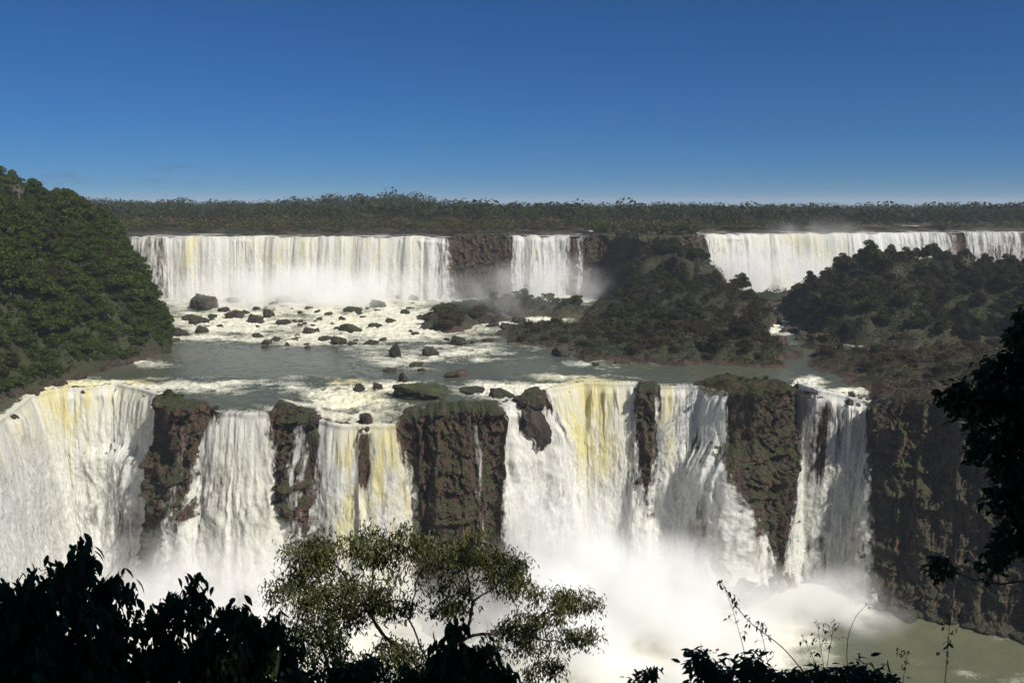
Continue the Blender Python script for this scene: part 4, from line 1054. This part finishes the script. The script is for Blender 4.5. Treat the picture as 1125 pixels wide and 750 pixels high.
# ------------------------------------------------------------------ mist
def mist(label, c, r, dens, nscale=.06, pw=1.6):
    m, nt = newmat('mist_volume'); q = N(nt)
    tc = q.n('ShaderNodeTexCoord')
    ln = q.n('ShaderNodeVectorMath', operation='LENGTH'); q.put(ln.inputs[0], tc.outputs['Object'])
    fall_ = q.mapr(ln.outputs['Value'], 1.0, .15)
    nz = q.n('ShaderNodeTexNoise'); nz.inputs['Scale'].default_value = 1; nz.inputs['Detail'].default_value = 3
    g = q.n('ShaderNodeNewGeometry'); vm = q.n('ShaderNodeVectorMath', operation='SCALE'); q.put(vm.inputs[0], g.outputs['Position']); vm.inputs['Scale'].default_value = nscale
    q.put(nz.inputs['Vector'], vm.outputs[0])
    d = q.math('POWER', fall_, pw); d = q.math('MULTIPLY', d, q.mapr(nz.outputs['Fac'], .38, .64, .05, 1.8)); d = q.math('MULTIPLY', d, dens)
    v = q.n('ShaderNodeVolumeScatter'); v.inputs['Color'].default_value = (1, 1, 1, 1); v.inputs['Anisotropy'].default_value = -.2
    q.put(v.inputs['Density'], d)
    q.out(v, True)
    vv, ff_ = ico(3)
    o = mesh('mist', vv*1.02, ff_, m); o.location = c; o.scale = r
    tag(o, label, None, None, 'stuff'); return o
import os
if not os.environ.get('NOMIST'):
    mist('white mist boiling up in the middle of the gorge', (34, 257, -139), (74, 43, 38), .27)
    mist('tall plume of mist before the wide yellow topped fall', (22, 270, -130), (30, 24, 54), .13)
    mist('white mist at the foot of the left lower falls', (-95, 252, -139), (95, 46, 40), .12)
    mist('spray at the foot of the rightmost lower fall', (105, 272, -138), (34, 19, 20), .17)
    mist('spray drifting below the wide upper curtain', (-130, 552, -62), (125, 38, 30), .10)
    mist('grey spray in the shaded middle bay', (25, 572, -56), (54, 30, 28), .05)
    mist('thin spray rising above the lip of the far right upper fall', (228, 655, -20), (50, 14, 15), .022)
    mist('thin bluish spray over the rocky islet in the rapids', (-10, 500, -52), (50, 40, 22), .010)
    mist('spray below the far right upper fall', (190, 615, -50), (100, 28, 26), .07)
    hm, nt = newmat('haze_volume'); q = N(nt)
    hv = q.n('ShaderNodeVolumePrincipled'); hv.inputs['Density'].default_value = .0001; hv.inputs['Color'].default_value = (.82, .90, 1, 1)
    q.out(hv, True)
    bx0, bx1, by0, by1, bz0, bz1 = -14000, 14000, -80, 10500, -150, 60
    vv = [(a, b, c) for a in (bx0, bx1) for b in (by0, by1) for c in (bz0, bz1)]
    o = mesh('haze', vv, np.array([[0, 1, 3, 2], [4, 6, 7, 5], [0, 4, 5, 1], [2, 3, 7, 6], [0, 2, 6, 4], [1, 5, 7, 3]]), hm, smooth=False)
    tag(o, 'thin blue haze over the whole valley', None, None, 'stuff')

# ------------------------------------------------------------------ sky, sun, camera
sc = bpy.context.scene
w = bpy.data.worlds.new('World'); sc.world = w; w.use_nodes = True
nt = w.node_tree; nt.nodes.clear(); q = N(nt)
sky = q.n('ShaderNodeTexSky', sky_type='NISHITA'); sky.sun_disc = False; sky.sun_elevation = R(SUN_EL); sky.sun_rotation = R(SUN_AZ)
sky.altitude = 3000; sky.air_density = 1; sky.dust_density = 0; sky.ozone_density = 10
bg = q.n('ShaderNodeBackground'); bg.inputs['Strength'].default_value = .055
# a few flat cloud scraps low over the horizon
tc = q.n('ShaderNodeTexCoord'); sep = q.n('ShaderNodeSeparateXYZ'); q.put(sep.inputs[0], tc.outputs['Generated'])
el = sep.outputs[2]; az = q.math('ARCTAN2', sep.outputs[0], sep.outputs[1])
tot = None
for caz, cel, wa, we, st in [(-.372, .0395, .020, .0042, .9), (-.478, .026, .020, .006, .8), (-.392, .023, .014, .0042, .7), (-.3, .03, .008, .003, .4), (-.09, .068, .016, .005, .3), (.03, .044, .008, .003, .3), (.13, .010, .02, .003, .35), (.355, .019, .018, .003, .35), (-.35, .0225, .010, .003, .5), (-.565, .033, .012, .0035, .5), (.2, .045, .012, .003, .2)]:
    dx = q.math('DIVIDE', q.math('SUBTRACT', az, caz), wa); dy = q.math('DIVIDE', q.math('SUBTRACT', el, cel), we)
    r2 = q.math('ADD', q.math('MULTIPLY', dx, dx), q.math('MULTIPLY', dy, dy))
    g = q.mapr(r2, 2.0, .1, 0, st); tot = g if tot is None else q.math('MAXIMUM', tot, g)
cmap = q.n('ShaderNodeMapping'); q.put(cmap.inputs[0], tc.outputs['Generated']); cmap.inputs['Scale'].default_value = (1, 1, 3)
cn = q.noise(70, 5, cmap.outputs[0], .65)
tot = q.math('MULTIPLY', tot, q.mapr(cn, .40, .62))
gg = q.n('ShaderNodeGamma'); q.put(gg.inputs[0], sky.outputs[0]); gg.inputs[1].default_value = .85
gm = q.n('ShaderNodeVectorMath', operation='MULTIPLY'); q.put(gm.inputs[0], gg.outputs[0]); gm.inputs[1].default_value = (.35, .80, 1.18)
skyc = q.mix(q.math('MULTIPLY', tot, .8), gm.outputs[0], (1.15, 2.7, 4.6, 1))
q.put(bg.inputs['Color'], skyc)
ow = q.n('ShaderNodeOutputWorld'); q.put(ow.inputs[0], bg)
sd = bpy.data.lights.new('sun', 'SUN'); sd.energy = 4.9; sd.angle = R(.53); sd.color = (1, .95, .86)
so = bpy.data.objects.new('sun', sd); C.objects.link(so)
from mathutils import Vector
S = Vector((math.sin(R(SUN_AZ))*math.cos(R(SUN_EL)), math.cos(R(SUN_AZ))*math.cos(R(SUN_EL)), math.sin(R(SUN_EL))))
so.rotation_euler = S.to_track_quat('Z', 'Y').to_euler()
cam = bpy.data.cameras.new('camera'); co = bpy.data.objects.new('camera', cam); C.objects.link(co); sc.camera = co
cam.sensor_width = 36; cam.lens = K/1125*36; cam.clip_start = .1; cam.clip_end = 30000
co.rotation_euler = (math.pi/2 - TH, 0, 0)
sc.view_settings.view_transform = 'Standard'; sc.view_settings.look = 'None'; sc.view_settings.exposure = .25; sc.view_settings.gamma = 1
cy = sc.cycles
cy.max_bounces = 14; cy.diffuse_bounces = 3; cy.glossy_bounces = 2; cy.transmission_bounces = 3; cy.transparent_max_bounces = 16; cy.volume_bounces = 12
cy.volume_step_rate = 2.0; cy.volume_max_steps = 96
cy.use_denoising = True
try: cy.denoiser = 'OPENIMAGEDENOISE'
except Exception: pass
cy.use_adaptive_sampling = True; cy.adaptive_threshold = .02; cy.sample_clamp_indirect = 6
